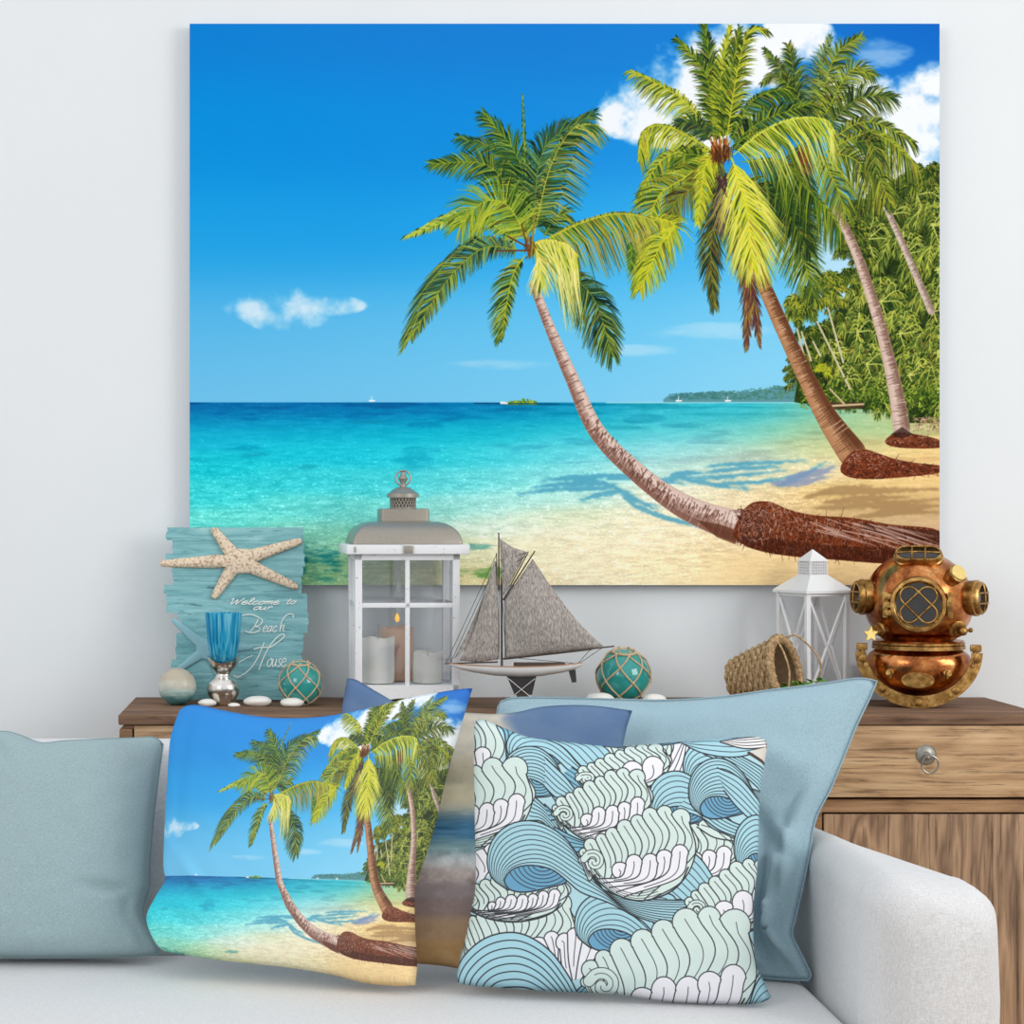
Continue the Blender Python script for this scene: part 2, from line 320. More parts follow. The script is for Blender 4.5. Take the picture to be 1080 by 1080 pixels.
    # ---- second palm
    trunk(cv, [(790, 268), (808, 305), (828, 350), (852, 400), (873, 440), (899, 477)], [13, 15, 16, 18, 22, 30], (98, 58, 36), (190, 140, 100), rng, 2.0)
    roots([(888, 490), (900, 476), (915, 474), (945, 484), (975, 489), (992, 491), (992, 498), (955, 503), (910, 505), (890, 500)], 1800, (86, 36, 20), (168, 86, 48), .3)
    C = lambda x, y: (640 + x * .2037, 20 + y * .2037)
    c = C(590, 680)
    A1, A2, A3 = (38, 68, 24), (96, 126, 36), (190, 194, 52)
    for pts, L, c1, c2, kw in (
        ([C(570, 660), C(560, 400), C(505, 20)], 24, BG, (70, 110, 30), {'sides': (1, .9), 'ang': 40}),
        ([C(560, 640), C(520, 300), C(360, 95)], 17, A1, A2, {'ang': 48}),
        ([C(590, 640), C(590, 330), C(640, 40)], 19, A2, A3, {'ang': 40}), ([C(600, 640), C(640, 330), C(690, 40)], 20, A1, A2, {'ang': 42}),
        ([C(620, 640), C(680, 260), C(740, 60), C(840, 55)], 20, A1, A3, {'sides': (.5, 1), 'ang': 46}),
        ([C(540, 620), C(400, 420), C(120, 260)], 20, A2, A3, {'sides': (1.0, .45), 'grav': .5}), ([C(540, 630), C(460, 540), C(360, 540)], 16, (40, 70, 70), A1, {}),
        ([C(640, 640), C(760, 420), C(960, 345)], 22, A1, A2, {'sides': (.35, 1), 'grav': .6}), ([C(650, 660), C(800, 530), C(1080, 430)], 26, BG, A2, {'sides': (.7, .8), 'grav': .3}),
        ([C(640, 690), C(760, 590), C(1080, 540)], 16, A1, A2, {'sides': (.3, 1)}),
        ([C(560, 690), C(330, 560), C(200, 580), C(165, 740)], 21, A2, A3, {'sides': (1, .25), 'grav': .8}), ([C(540, 680), C(360, 690), C(260, 760), C(150, 950)], 20, A2, A3, {'sides': (.9, .5), 'grav': .5}),
        ([C(520, 720), C(420, 700), C(370, 760)], 20, A1, A2, {'grav': .7})):
        frond(cv, pts, L, c1, c2, rng, w=1.9, **kw)
    E = lambda x, y: (640 + x * .2037, 200 + y * .2037)
    for pts, L, c1, c2, kw in (
        ([c, E(400, -60), E(250, 70), E(165, 520)], 26, A2, A3, {'sides': (.5, 1.0), 'grav': .4}), ([c, E(480, -40), E(360, 60), E(330, 190)], 20, BR, A2, {'grav': .5}),
        ([c, E(560, 100), E(540, 350), E(560, 610)], 20, BG, (84, 84, 44), {'ang': 40}), ([E(600, -60), E(600, 60), E(600, 200)], 18, (60, 50, 60), (110, 90, 90), {'ang': 35}),
        ([E(640, 20), E(670, 250), E(730, 500), E(725, 820)], 15, PB, (122, 72, 60), {'ang': 28, 'spine': (70, 40, 50)}), ([E(660, 60), E(700, 300), E(760, 560), E(795, 800)], 14, PB, (110, 62, 60), {'ang': 26, 'spine': (70, 40, 50)}),
        ([E(680, -80), E(880, 60), E(980, 240), E(1080, 560)], 30, A1, (120, 140, 50), {'sides': (.9, 1.0), 'grav': .3}), ([E(760, -40), E(900, 60), E(1060, 330)], 20, BG, A1, {'grav': .5}),
        ([C(700, 740), C(900, 740), E(1040, 0), E(1150, 110), E(1230, 240)], 25, A1, A2, {'sides': (.25, 1.15), 'grav': .75}),
        ([C(660, 700), C(800, 590), C(960, 520), C(1130, 520), C(1190, 600)], 30, LG, (206, 214, 70), {'sides': (.15, 1.25), 'grav': .9, 'tipc': PL}),
        ([C(650, 720), C(690, 860), E(730, 120), E(760, 400)], 40, LG, (226, 220, 50), {'sides': (1.05, .9), 'ang': 44, 'grav': .45, 'tipc': PL, 'dens': 1.3, 'w': 2.2}),
        ([C(660, 740), C(600, 690), C(520, 740), C(490, 900), E(470, 180)], 15, LG, YG, {'sides': (.9, .7), 'grav': .5})):
        frond(cv, pts, L, c1, c2, rng, **kw)
    for k in range(50): x = rng.uniform(-10, 10); cv.stroke((c[0] + x, c[1] + rng.uniform(-16, 6)), (c[0] + x * .5, c[1] + rng.uniform(0, 14)), 1.6, .8, mix((110, 50, 24), (200, 130, 60), rng.random()))
    for k in range(70): x = rng.gauss(0, 6); cv.stroke((c[0] + x, c[1] + rng.uniform(-6, 10)), (c[0] + x * .7 + rng.uniform(-3, 3), c[1] + rng.uniform(4, 16)), 1.1, .5, mix((54, 30, 20), (150, 90, 40), rng.random() ** 2))
    for k in range(9): cv.stroke((755 + rng.random() * 12, 182 + rng.random() * 8), (756 + rng.random() * 12, 195 + rng.random() * 14), 2, .8, (70, 46, 50))
    # ---- first palm
    trunk(cv, [(563, 300), (580, 345), (604, 400), (630, 455), (672, 498), (715, 530), (752, 547), (782, 556)], [9, 11, 14, 17, 19, 21, 27, 34], (132, 92, 78), (236, 212, 200), rng, 1.7, True)
    for k in range(230):
        t = rng.random(); P = resample([(625, 445), (672, 498), (715, 530), (770, 548)], 50); i = int(t * 48)
        q_ = P[i] + np.array((rng.uniform(-6, 6), rng.uniform(-6, 6))); cv.stroke(q_, q_ + np.array((rng.uniform(-3, 1), rng.uniform(2, 6))), 1.5, .5, mix((70, 40, 34), (150, 100, 84), rng.random()), .7)
    cv.poly([(735, 548), (760, 553), (780, 560), (776, 574), (756, 566)], (96, 52, 34), .75)
    rt = [(774, 560), (782, 542), (794, 530), (812, 529), (832, 537), (858, 543), (900, 546), (940, 553), (992, 560), (992, 590), (960, 594), (930, 594), (880, 590), (840, 587), (812, 583), (790, 577), (776, 568)]
    roots(rt, 7000, (74, 28, 14), (172, 88, 46), .5, (5, 3.4))
    cv.poly([(776, 566), (800, 566), (860, 574), (992, 580), (992, 590), (930, 594), (880, 590), (812, 583), (790, 577)], (50, 20, 10), .42)
    cv.poly([(905, 551), (992, 560), (992, 574), (950, 570), (915, 560)], (48, 24, 18), .55)
    for k in range(46):
        t = rng.random(); x = 850 + t * 110; y = 545 + (x - 850) * .1 + rng.uniform(0, 16)
        l = rng.uniform(20, 60); cv.stroke((x, y), (x + l, y + l * rng.uniform(.2, .42)), 1.0, .4, mix((226, 196, 184), (160, 120, 104), rng.random()), .85)
    for k in range(260): q_ = (779 + rng.random() * 30, 536 + rng.random() * 34); cv.stroke(q_, (q_[0] + rng.gauss(0, 3), q_[1] + rng.gauss(1, 3.5)), .9, .4, mix((60, 26, 20), (200, 150, 130), rng.random() ** 2))
    F = lambda x, y: (420 + x * .2964, 80 + y * .2964)
    G1, G2, G3 = (34, 78, 40), (92, 136, 44), (186, 200, 56)
    for pts, L, c1, c2, kw in (
        ([F(460, 580), F(390, 300), F(210, 215)], 22, (30, 66, 44), (60, 104, 50), {}), ([F(455, 590), F(340, 330), F(110, 310)], 25, G1, (130, 150, 44), {'sides': (.9, .8), 'grav': .2}),
        ([F(470, 560), F(430, 300), F(300, 130)], 30, (28, 62, 36), (84, 128, 48), {'sides': (.9, 1), 'ang': 46}), ([F(462, 560), F(452, 300), F(443, 62)], 7, G1, (110, 150, 60), {'ang': 22}),
        ([F(480, 540), F(520, 260), F(700, 130)], 32, (28, 66, 52), (70, 114, 64), {'sides': (.9, .8), 'ang': 46}), ([F(520, 570), F(560, 500), F(600, 490)], 24, G1, (100, 130, 40), {}),
        ([F(485, 560), F(540, 330), F(620, 190), F(715, 172)], 32, G1, (128, 150, 52), {'sides': (.25, 1.1), 'grav': .55, 'spine': (190, 190, 70), 'tipc': (230, 210, 120)}),
        ([F(440, 600), F(260, 500), F(30, 572)], 20, G2, G3, {'sides': (.25, 1), 'grav': .7, 'tipc': PL}),
        ([F(465, 590), F(390, 460), F(300, 450), F(215, 540)], 38, G2, (168, 184, 56), {'sides': (1, 1.), 'grav': .35, 'ang': 66}),
        ([F(450, 625), F(310, 610), F(180, 720), F(40, 940)], 32, (30, 66, 56), (112, 140, 60), {'sides': (.3, 1.05), 'grav': .8}),
        ([F(450, 640), F(405, 720), F(365, 940)], 19, G1, (170, 180, 50), {'sides': (.4, 1)}), ([F(555, 680), F(690, 780), F(765, 1000)], 26, (24, 56, 40), (74, 108, 52), {'sides': (.9, 1), 'grav': .5}),
        ([F(520, 585), F(660, 520), F(800, 490), F(950, 520)], 29, (70, 110, 36), (190, 200, 50), {'sides': (.2, 1.1), 'grav': .85, 'dens': 1.3, 'tipc': (200, 160, 110)}),
        ([F(900, 500), F(985, 530), F(930, 610), F(860, 765)], 24, LG, YG, {'sides': (.8, .9), 'grav': .5}), ([F(820, 590), F(830, 620), F(828, 690)], 7, G1, G2, {}),
        ([F(470, 600), F(530, 585), F(600, 600), F(640, 640)], 38, (150, 176, 50), (232, 224, 90), {'sides': (.1, 1.1), 'grav': 1.0, 'dens': 2, 'tipc': (246, 238, 190)}),
        ([F(475, 600), F(500, 640), F(510, 740)], 22, LG, (236, 226, 110), {'ang': 30, 'tipc': (246, 238, 190)})):
        frond(cv, pts, L, c1, c2, rng, w=1.9, **kw)
    for k in range(60): q_ = F(468 + rng.gauss(0, 10), 600 + rng.gauss(0, 22)); cv.stroke(q_, (q_[0] + rng.uniform(-3, 3), q_[1] + rng.uniform(2, 9)), 1.2, .5, mix((60, 38, 20), (170, 120, 50), rng.random() ** 1.5))
    cv.line([F(470, 640), F(455, 590), F(440, 530)], 1.8, (112, 74, 34)); cv.line([F(470, 620), F(350, 622)], 1.5, (104, 54, 34)); cv.line([F(455, 605), F(390, 570)], 1.6, (96, 50, 40)); cv.line([F(475, 640), F(485, 500)], 2, (150, 130, 50))
    return np.clip(cv.a, 0, 255)

# ---- wave doodle cloth: every stroke laid out in the cloth's own plane
LINE = (44, 48, 54)
def inside(p, poly):
    x, y = p; c = False; n = len(poly)
    for i in range(n):
        a, b = poly[i], poly[i - 1]
        if (a[1] > y) != (b[1] > y) and x < (b[0] - a[0]) * (y - a[1]) / (b[1] - a[1]) + a[0]: c = not c
    return c
def paint_waves():
    cv = Paint(470, 745, 826, 1072, 3.0, (176, 214, 224))
    K = lambda p: np.array((460 + p[0] * .35185, 720 + p[1] * .35185))
    BL, BM, BD, MI, WH = (166, 211, 224), (124, 182, 206), (104, 162, 196), (210, 228, 223), (236, 236, 242)
    def line(P, w=.9, col=LINE): cv.line([tuple(p) for p in P], w, col)
    def ribbon(A, B, n, col, w=.82, ow=1.35, pw=1.0, edges=(1, 1)):
        n = max(3, int(n * .85)); a = resample(crom([K(p) for p in A], 10), 44); b = resample(crom([K(p) for p in B], 10), 44)
        cv.poly(np.r_[a, b[::-1]], col)
        d = np.linalg.norm(a - b, axis=1) / n
        lw = np.clip(d * .27, .1, w)
        for i in range(1, n):
            q = a + (b - a) * (i / n) ** pw
            cv.line([tuple(p) for p in q], list(lw), LINE)
        if edges[0]: line(a, ow)
        if edges[1]: line(b, ow)
    def fitbox(src, x0, y0, x1, y1, rot=0):
        sx, sy = (x1 - x0) / (src[2] - src[0]), (y1 - y0) / (src[3] - src[1]); cx, cy = (x0 + x1) / 2, (y0 + y1) / 2
        mx, my = (src[0] + src[2]) / 2, (src[1] + src[3]) / 2; cr, sr = math.cos(math.radians(rot)), math.sin(math.radians(rot))
        return lambda p: (cx + (p[0] - mx) * sx * cr - (p[1] - my) * sy * sr, cy + (p[0] - mx) * sx * sr + (p[1] - my) * sy * cr)
    SB, WB = (438, 394, 774, 662), (156, 420, 520, 632)
    sf = lambda *b: fitbox(SB, *b)
    bf = lambda *b: fitbox(WB, *b)
    def bands(fx, notch, mids, ends, col, cap=.55, mid=True, ow=1.15):
        n = len(notch) - 1
        C = [resample(crom([K(fx(notch[i])), K(fx(mids[i])), K(fx(ends[i]))], 14), 24) for i in range(n + 1)]
        for i in range(n):
            a, b = C[i], C[i + 1]; p, q = a[0], b[0]
            m = (p + q) / 2; dv = q - p; L = np.linalg.norm(dv); nv = np.array((dv[1], -dv[0])) / (L + 1e-6)
            inw = (a[3] + b[3]) / 2 - m
            if np.dot(nv, inw) > 0: nv = -nv
            arc = [m - dv * .5 * math.cos(u) * 1.06 + nv * L * cap * math.sin(u) for u in np.linspace(0, math.pi, 13)]
            out = np.r_[a[::-1], arc, b]
            cv.poly(out, col); 
            d = np.linalg.norm(a - b, axis=1); lw = list(np.clip(d * .3, .2, ow))
            cv.line([tuple(v) for v in a], lw, LINE); line(arc, ow); cv.line([tuple(v) for v in b], lw, LINE)
            if mid:
                c = a * .46 + b * .54; top = m + nv * L * cap * .25
                cv.line([tuple(top)] + [tuple(v) for v in c[1:17]], [.8] + list(np.clip(d[1:17] * .22, .12, .8)), LINE)
    def shell(fx, n=8, nw=5, curl=True):
        top = resample(crom([(440, 548), (446, 512), (468, 494), (500, 478), (540, 460), (590, 432), (640, 412), (672, 398), (752, 424)], 8), 60)
        tt = (np.arange(n + 1) / n) ** 1.25
        notch = [tuple(top[min(59, int(t * 59))]) for t in tt]; notch[-1] = (755, 428)
        mids = [(notch[i][0] + 22 + 16 * tt[i], notch[i][1] + 52 + 40 * tt[i]) for i in range(n + 1)]; mids[-1] = (776, 515)
        ends = [(474 + 150 * t, 578 + 76 * t) for t in tt]
        hull = [K(fx(p)) for p in crom([(440, 548), (500, 478), (590, 432), (672, 398), (755, 428), (774, 512), (735, 600), (640, 656), (545, 640), (474, 582)], 6, True)]
        cv.poly(hull, MI)
        bands(fx, notch, mids, ends, MI)
        if nw:
            wn = resample([(540, 590), (572, 552), (618, 548), (662, 550), (700, 524), (752, 520)], nw + 1)
            tw = np.arange(nw + 1) / nw
            bands(fx, [tuple(p) for p in wn], [(wn[k][0] - 14 - 14 * tw[k], wn[k][1] + 26 + 44 * tw[k]) for k in range(nw + 1)], [(476 + 90 * t ** 1.3, 584 + 62 * t ** 1.1) for t in tw], WH, .6)
            lo = [K(fx(p)) for p in crom([(752, 560), (728, 608), (680, 642), (610, 658), (540, 640), (490, 602), (462, 570)], 8)]
            line(lo, 1.6)
            g0 = K(fx((560, 560)))
            for o in (.93, .86, .79): cv.line([tuple(g0 + (p - g0) * o) for p in lo[16:]], .6, LINE)
        if curl:
            sc = np.linalg.norm(K(fx((1, 0))) - K(fx((0, 0)))) / .352
            P = crom([K(fx((476 + r * math.cos(a), 544 + r * math.sin(a)))) for a, r in ((math.radians(-165 + 42 * k), 30 - 3.1 * k) for k in range(9))], 5)
            cv.line([tuple(p) for p in P], 8.2 * sc, LINE); cv.line([tuple(p) for p in P], max(.4, 8.2 * sc - 1.7), MI); line(P[4:], .7)
        line([K(fx(p)) for p in crom([(755, 428), (774, 512), (735, 600), (640, 656)], 8)], 1.3)
    A0 = [(700, 656), (610, 650), (505, 626), (450, 556), (390, 472), (310, 425), (235, 428), (178, 470), (158, 532), (172, 588), (222, 626)]
    B0 = [(690, 730), (600, 704), (520, 664), (440, 634), (400, 602), (352, 566), (290, 553), (238, 562), (212, 590), (212, 606), (226, 624)]
    M0 = [(210, 594), (232, 562), (285, 551), (345, 562), (396, 600), (330, 622), (268, 632), (224, 622)]
    def wave(fx, n=11, col=BL, mc=BD, tail=False):
        m = np.array(crom([K(fx(p)) for p in M0], 8, True)); cv.poly(m, mc)
        for r in np.linspace(.16, 1.0, 7):
            run = []
            for u in np.linspace(0, math.pi, 22):
                p = K(fx((326 + 104 * r * math.cos(u), 548 + 78 * r * math.sin(u))))
                if inside(p, m): run.append(tuple(p))
                elif len(run) > 1: cv.line(run, .85, LINE); run = []
            if len(run) > 1: cv.line(run, .85, LINE)
        line(list(m) + [m[0]], 1.5)
        ribbon([fx(p) for p in ([(830, 640), (760, 655)] if tail else []) + A0], [fx(p) for p in ([(830, 700), (760, 732)] if tail else []) + B0], n, col, pw=1.12)
    R = ribbon
    # back to front
    cv.poly([K(p) for p in ((680, 180), (760, 180), (780, 260), (690, 280))], WH)
    for k in range(4): line(crom([K((690 + 18 * k, 280)), K((712 + 14 * k, 240)), K((738 + 6 * k, 182))], 8))
    shell(sf(470, 120, 705, 330), 8, 3)
    R([(500, 170), (590, 196), (680, 182), (740, 160)], [(500, 190), (600, 204), (690, 190), (740, 180)], 3, BD)
    wave(bf(738, 180, 940, 320), 8)
    R([(860, 200), (920, 230), (1000, 270)], [(800, 220), (900, 270), (1000, 350)], 8, BL)
    R([(725, 180), (800, 150), (900, 150), (1010, 170)], [(735, 185), (800, 218), (900, 228), (1010, 196)], 6, BL)
    R([(850, 178), (900, 168), (960, 160), (1010, 150)], [(850, 182), (910, 200), (960, 200), (1010, 190)], 5, (238, 236, 236))
    cv.poly([K(p) for p in ((940, 210), (1000, 190), (1000, 260))], (214, 208, 200)); line([K((935, 215)), K((985, 245))], 3.2, (70, 58, 48))
    shell(sf(640, 425, 900, 625), 7, 4, False)
    R([(820, 420), (880, 420), (900, 520)], [(780, 440), (830, 470), (890, 480)], 4, MI)
    # upper left curls
    R([(170, 118), (205, 150), (215, 230)], [(250, 120), (260, 170), (210, 250)], 5, BM)
    wave(bf(213, 134, 470, 262, 8), 7, BL, BM)
    R([(330, 142), (420, 166), (500, 190), (590, 320)], [(260, 140), (370, 190), (430, 250), (520, 350)], 7, BL)
    R([(410, 262), (450, 290), (480, 330)], [(360, 300), (400, 330), (450, 350)], 6, BM)
    shell(sf(420, 205, 702, 345, -7), 10, 3)
    wave(bf(634, 272, 880, 442), 9)
    R([(760, 340), (830, 390), (890, 425), (960, 445)], [(720, 388), (790, 410), (850, 450), (950, 485)], 5, BL)
    R([(290, 340), (370, 420), (440, 530), (500, 620)], [(285, 420), (330, 430), (400, 520), (470, 620)], 8, BL)
    R([(360, 440), (440, 480), (520, 490)], [(400, 520), (450, 510), (520, 500)], 5, BM)
    wave(bf(200, 204, 445, 362, 12), 12, BL, BM)
    R([(330, 232), (390, 290), (430, 340), (500, 410)], [(330, 320), (360, 350), (390, 360), (450, 400)], 6, BL)
    R([(330, 372), (360, 400), (385, 415)], [(350, 420), (370, 418), (390, 416)], 4, BM)
    shell(sf(356, 280, 645, 492, -3), 10, 5)
    # left edge shells (their curls lie beyond the seam)
    cv.poly([K(p) for p in crom([(60, 80), (150, 90), (190, 150), (204, 220), (180, 280), (110, 325), (50, 330)], 6, True)], MI)
    bands(lambda p: p, [(84, 120), (112, 106), (178, 122)], [(120, 180), (152, 180), (206, 215)], [(100, 310), (120, 322), (112, 328)], MI, .3)
    bands(lambda p: p, [(80, 228), (118, 216), (166, 228)], [(90, 270), (124, 270), (162, 270)], [(80, 320), (100, 324), (112, 322)], WH, .5)
    shell(sf(-50, 250, 294, 500), 7, 5, False)
    bands(lambda p: p, [(80, 560), (100, 530), (150, 505), (205, 480)], [(90, 600), (130, 570), (170, 550), (200, 530)], [(90, 620), (120, 600), (150, 590), (180, 570)], WH, .2)
    wave(bf(754, 234, 1010, 418, 3), 13)
    R([(840, 262), (905, 290), (960, 350), (1010, 400)], [(860, 330), (900, 380), (960, 430), (1010, 450)], 7, BL)
    wave(bf(888, 398, 1120, 580), 10)
    R([(770, 515), (800, 545), (835, 600), (850, 620)], [(690, 640), (740, 680), (770, 690), (800, 720)], 10, BL)
    R([(690, 680), (720, 655), (755, 660)], [(740, 735), (760, 730), (780, 715)], 6, BM)
    R([(80, 690), (150, 706), (260, 720), (380, 712)], [(70, 730), (150, 742), (240, 742), (330, 730)], 4, BL)
    shell(sf(70, 640, 420, 880, 4), 9, 0, False)
    bands(lambda p: p, [(290, 830), (330, 772), (372, 765), (385, 800)], [(330, 830), (350, 820), (370, 830), (382, 850)], [(340, 880), (360, 880), (370, 880), (380, 880)], WH, .5)
    bands(lambda p: p, [(375, 800), (398, 756), (445, 762), (500, 790), (545, 800)], [(380, 850), (400, 830), (430, 830), (470, 840), (510, 850)], [(390, 890), (410, 890), (420, 890), (440, 885), (460, 880)], WH, .45)
    shell(sf(60, 572, 400, 722), 10, 7)
    wave(bf(418, 634, 720, 810, 4), 9)
    R([(600, 655), (650, 645), (705, 640), (735, 690), (765, 750)], [(520, 655), (570, 690), (620, 720), (660, 760), (720, 800)], 8, BL)
    wave(bf(156, 420, 520, 632), 12, tail=True)
    shell(sf(438, 392, 776, 662), 10, 5)
    shell(sf(748, 550, 1030, 760, -8), 9, 3)
    R([(40, 930), (70, 840), (150, 768), (250, 752), (340, 800), (400, 880), (430, 945)], [(150, 950), (190, 918), (230, 912), (270, 914), (300, 925), (320, 935), (340, 950)], 9, BL, 1.2, 1.5)
    R([(420, 925), (470, 880), (540, 830), (620, 800)], [(430, 960), (480, 910), (560, 860), (640, 820)], 2, BM)
    shell(sf(446, 692, 958, 1090, 2), 9, 5)
    R([(925, 1010), (965, 890), (1040, 860)], [(930, 1030), (970, 1000), (1040, 990)], 7, BL)
    return np.clip(cv.a, 0, 255)

def paint_shore():
    cv = Paint(345, 700, 680, 1030, 2.0)
    X, Y = cv.X, cv.Y; y = Y - (X - 440) * .035
    pts = []
    for x in (360, 480, 600, 670):
        for yy, c in ((735, (188, 178, 158)), (760, (190, 184, 172)), (790, (200, 194, 180)), (815, (196, 186, 164)), (845, (230, 218, 188)), (858, (230, 220, 198))): pts.append((x, yy, c))
    pts += [(x, yy, c) for x in (360, 480, 600) for yy, c in ((866, (66, 126, 170)), (880, (82, 138, 180)), (896, (150, 188, 196)), (910, (232, 236, 240)), (924, (196, 180, 174)), (938, (152, 140, 142)), (960, (146, 128, 124)), (978, (168, 140, 112)), (1005, (176, 140, 98)))]
    f = cv.field(pts, 90, 9)
    n = cv.noise(46, 30, 6, 5, .6); r = cv.noise(24, 3, 9, 3); fo = cv.noise(9, 7, 2, 4, .65)
    sky = (y < 858)
    f += (((n - .5) * 80) * sky)[..., None] * np.array((.9, .85, .8), np.float32)
    f += (((r - .5) * 60) * (~sky) * (y < 900))[..., None]; f += ((fo - .5) * 70 * ((y > 896) & (y < 934)))[..., None]; f += ((fo - .5) * 24 * (y > 934))[..., None]
    cv.a[:] = f
    m = np.maximum(1 - ((X - 610) / 85) ** 2 - ((Y - 762) / 38) ** 2, 1 - ((X - 665) / 60) ** 2 - ((Y - 752) / 40) ** 2)
    m = np.maximum(m, 1 - ((X - 375) / 60) ** 2 - ((Y - 722) / 46) ** 2)
    cv.blend((104, 128, 160), sstep(.05, .4, m + (n - .5) * .5)); cv.blend((86, 112, 150), sstep(.3, .9, m + (n - .6) * 1.2) * .6)
    return np.clip(cv.a, 0, 255)
# ------------------------------------------------------------------ scene helpers
import bpy, bmesh
from mathutils import Vector, Matrix, noise as mnoise

C = bpy.context.scene.collection
CAM = Vector((0, -4.5, 1.226)); FOC = 2336.0; CX, CY = 330.0, 540.0
TOP = .85                                        # sideboard top
SEAT = .444

def P(px, py, Y):
    """a point of the room at depth Y, read off the photograph"""
    d = Y - CAM.y
    return Vector(((px - CX) * d / FOC, Y, CAM.z - (py - CY) * d / FOC))
def ppm(Y): return (Y - CAM.y) / FOC             # metres per pixel at depth Y

def lin(c):
    return tuple(((v / 255) / 12.92 if v / 255 <= .04045 else ((v / 255 + .055) / 1.055) ** 2.4) for v in c)

class NT:
    def __init__(s, name):
        s.m = bpy.data.materials.new(name); s.m.use_nodes = True; s.t = s.m.node_tree; s.n = s.t.nodes
        s.b = s.n['Principled BSDF']; s.L = s.t.links.new
    def node(s, typ, **kw):
        q = s.n.new(typ)
        for k, v in kw.items():
            if k in q.inputs and not hasattr(q, k): q.inputs[k].default_value = v
            else:
                try: setattr(q, k, v)
                except Exception: q.inputs[k].default_value = v
        return q
    def coord(s, kind='Object', scale=(1, 1, 1), rot=(0, 0, 0)):
        tc = s.n.new('ShaderNodeTexCoord'); mp = s.n.new('ShaderNodeMapping')
        mp.inputs['Scale'].default_value = scale; mp.inputs['Rotation'].default_value = rot
        s.L(tc.outputs[kind], mp.inputs['Vector']); return mp.outputs['Vector']
    def noise(s, vec, scale, detail=4, rough=.55, dist=0):
        q = s.n.new('ShaderNodeTexNoise'); q.inputs['Scale'].default_value = scale; q.inputs['Detail'].default_value = detail
        q.inputs['Roughness'].default_value = rough; q.inputs['Distortion'].default_value = dist; s.L(vec, q.inputs['Vector']); return q.outputs['Fac']
    def ramp(s, fac, stops):
        q = s.n.new('ShaderNodeValToRGB'); e = q.color_ramp.elements
        while len(e) < len(stops): e.new(.5)
        for k, (p, c) in enumerate(stops): e[k].position = p; e[k].color = (*lin(c), 1)
        s.L(fac, q.inputs['Fac']); return q.outputs['Color']
    def mixc(s, fac, a, b, mode='MIX'):
        q = s.n.new('ShaderNodeMix'); q.data_type = 'RGBA'; q.blend_type = mode
        for sock, v in ((q.inputs[0], fac), (q.inputs[6], a), (q.inputs[7], b)):
            if hasattr(v, 'is_linked'): s.L(v, sock)
            elif isinstance(v, (int, float)): sock.default_value = v
            else: sock.default_value = (*lin(v), 1)
        return q.outputs[2]
    def bump(s, fac, strength, dist=.002, prev=None):
        q = s.n.new('ShaderNodeBump'); q.inputs['Strength'].default_value = strength; q.inputs['Distance'].default_value = dist
        s.L(fac, q.inputs['Height'])
        if prev: s.L(prev, q.inputs['Normal'])
        s.L(q.outputs['Normal'], s.b.inputs['Normal']); return q.outputs['Normal']
    def set(s, **kw):
        for k, v in kw.items():
            i = s.b.inputs[k.replace('_', ' ')]
            if hasattr(v, 'is_linked'): s.L(v, i)
            elif isinstance(v, tuple): i.default_value = (*lin(v), 1)
            else: i.default_value = v
        return s

def m_plain(name, col, rough=.6, metal=0, var=.08, scale=30, bump=.0, bscale=120, bdist=.001, spec=.5, **kw):
    t = NT(name); v = t.coord()
    c = t.mixc(t.noise(v, scale, 4), tuple(x * (1 - var) for x in col), tuple(min(255, x * (1 + var)) for x in col))
    t.set(Base_Color=c, Roughness=rough, Metallic=metal, Specular_IOR_Level=spec, **kw)
    if bump: t.bump(t.noise(v, bscale, 3), bump, bdist)
    return t.m

def m_fabric(name, col, var=.05, weave=900, bump=.35):
    t = NT(name); v = t.coord()
    w = t.noise(t.coord(scale=(1, 1, .22)), weave, 2, .6); w2 = t.noise(t.coord(scale=(.22, 1, 1)), weave, 2, .6)
    q = t.n.new('ShaderNodeMath'); q.operation = 'ADD'; t.L(w, q.inputs[0]); t.L(w2, q.inputs[1])
    c = t.mixc(t.noise(v, 9, 4), tuple(x * (1 - var) for x in col), tuple(min(255, x * (1 + var)) for x in col))
    f = t.n.new('ShaderNodeMapRange'); f.inputs[1].default_value = .7; f.inputs[2].default_value = 1.3; t.L(q.outputs[0], f.inputs[0])
    c = t.mixc(f.outputs[0], c, tuple(min(255, x * 1.12 + 6) for x in col)); 
    t.set(Base_Color=c, Roughness=.95, Specular_IOR_Level=.15, Sheen_Weight=.15)
    t.bump(q.outputs[0], bump, .0006); return t.m

def make_image(name, a, gain=1.0):
    h, w = a.shape[:2]
    im = bpy.data.images.new(name, w, h, alpha=False)
    px = np.ones((h, w, 4), np.float32); px[..., :3] = np.clip(a[::-1] / 255 * gain, 0, 1)
    im.pixels.foreach_set(px.ravel()); im.update(); im.pack(); return im

def m_print(name, im, rough=.8, weave=700, bump=.25, spec=.15, interp='Cubic', wash=0):
    t = NT(name); uv = t.n.new('ShaderNodeUVMap'); q = t.n.new('ShaderNodeTexImage'); q.image = im; q.interpolation = interp; q.extension = 'EXTEND'
    t.L(uv.outputs['UV'], q.inputs['Vector']); t.set(Base_Color=t.mixc(wash, q.outputs['Color'], (206, 206, 202)) if wash else q.outputs['Color'], Roughness=rough, Specular_IOR_Level=spec)
    w = t.noise(t.coord(scale=(1, 1, .25)), weave, 2, .6); w2 = t.noise(t.coord(scale=(.25, 1, 1)), weave, 2, .6)
    a = t.n.new('ShaderNodeMath'); a.operation = 'ADD'; t.L(w, a.inputs[0]); t.L(w2, a.inputs[1]); t.bump(a.outputs[0], bump, .0005); return t.m

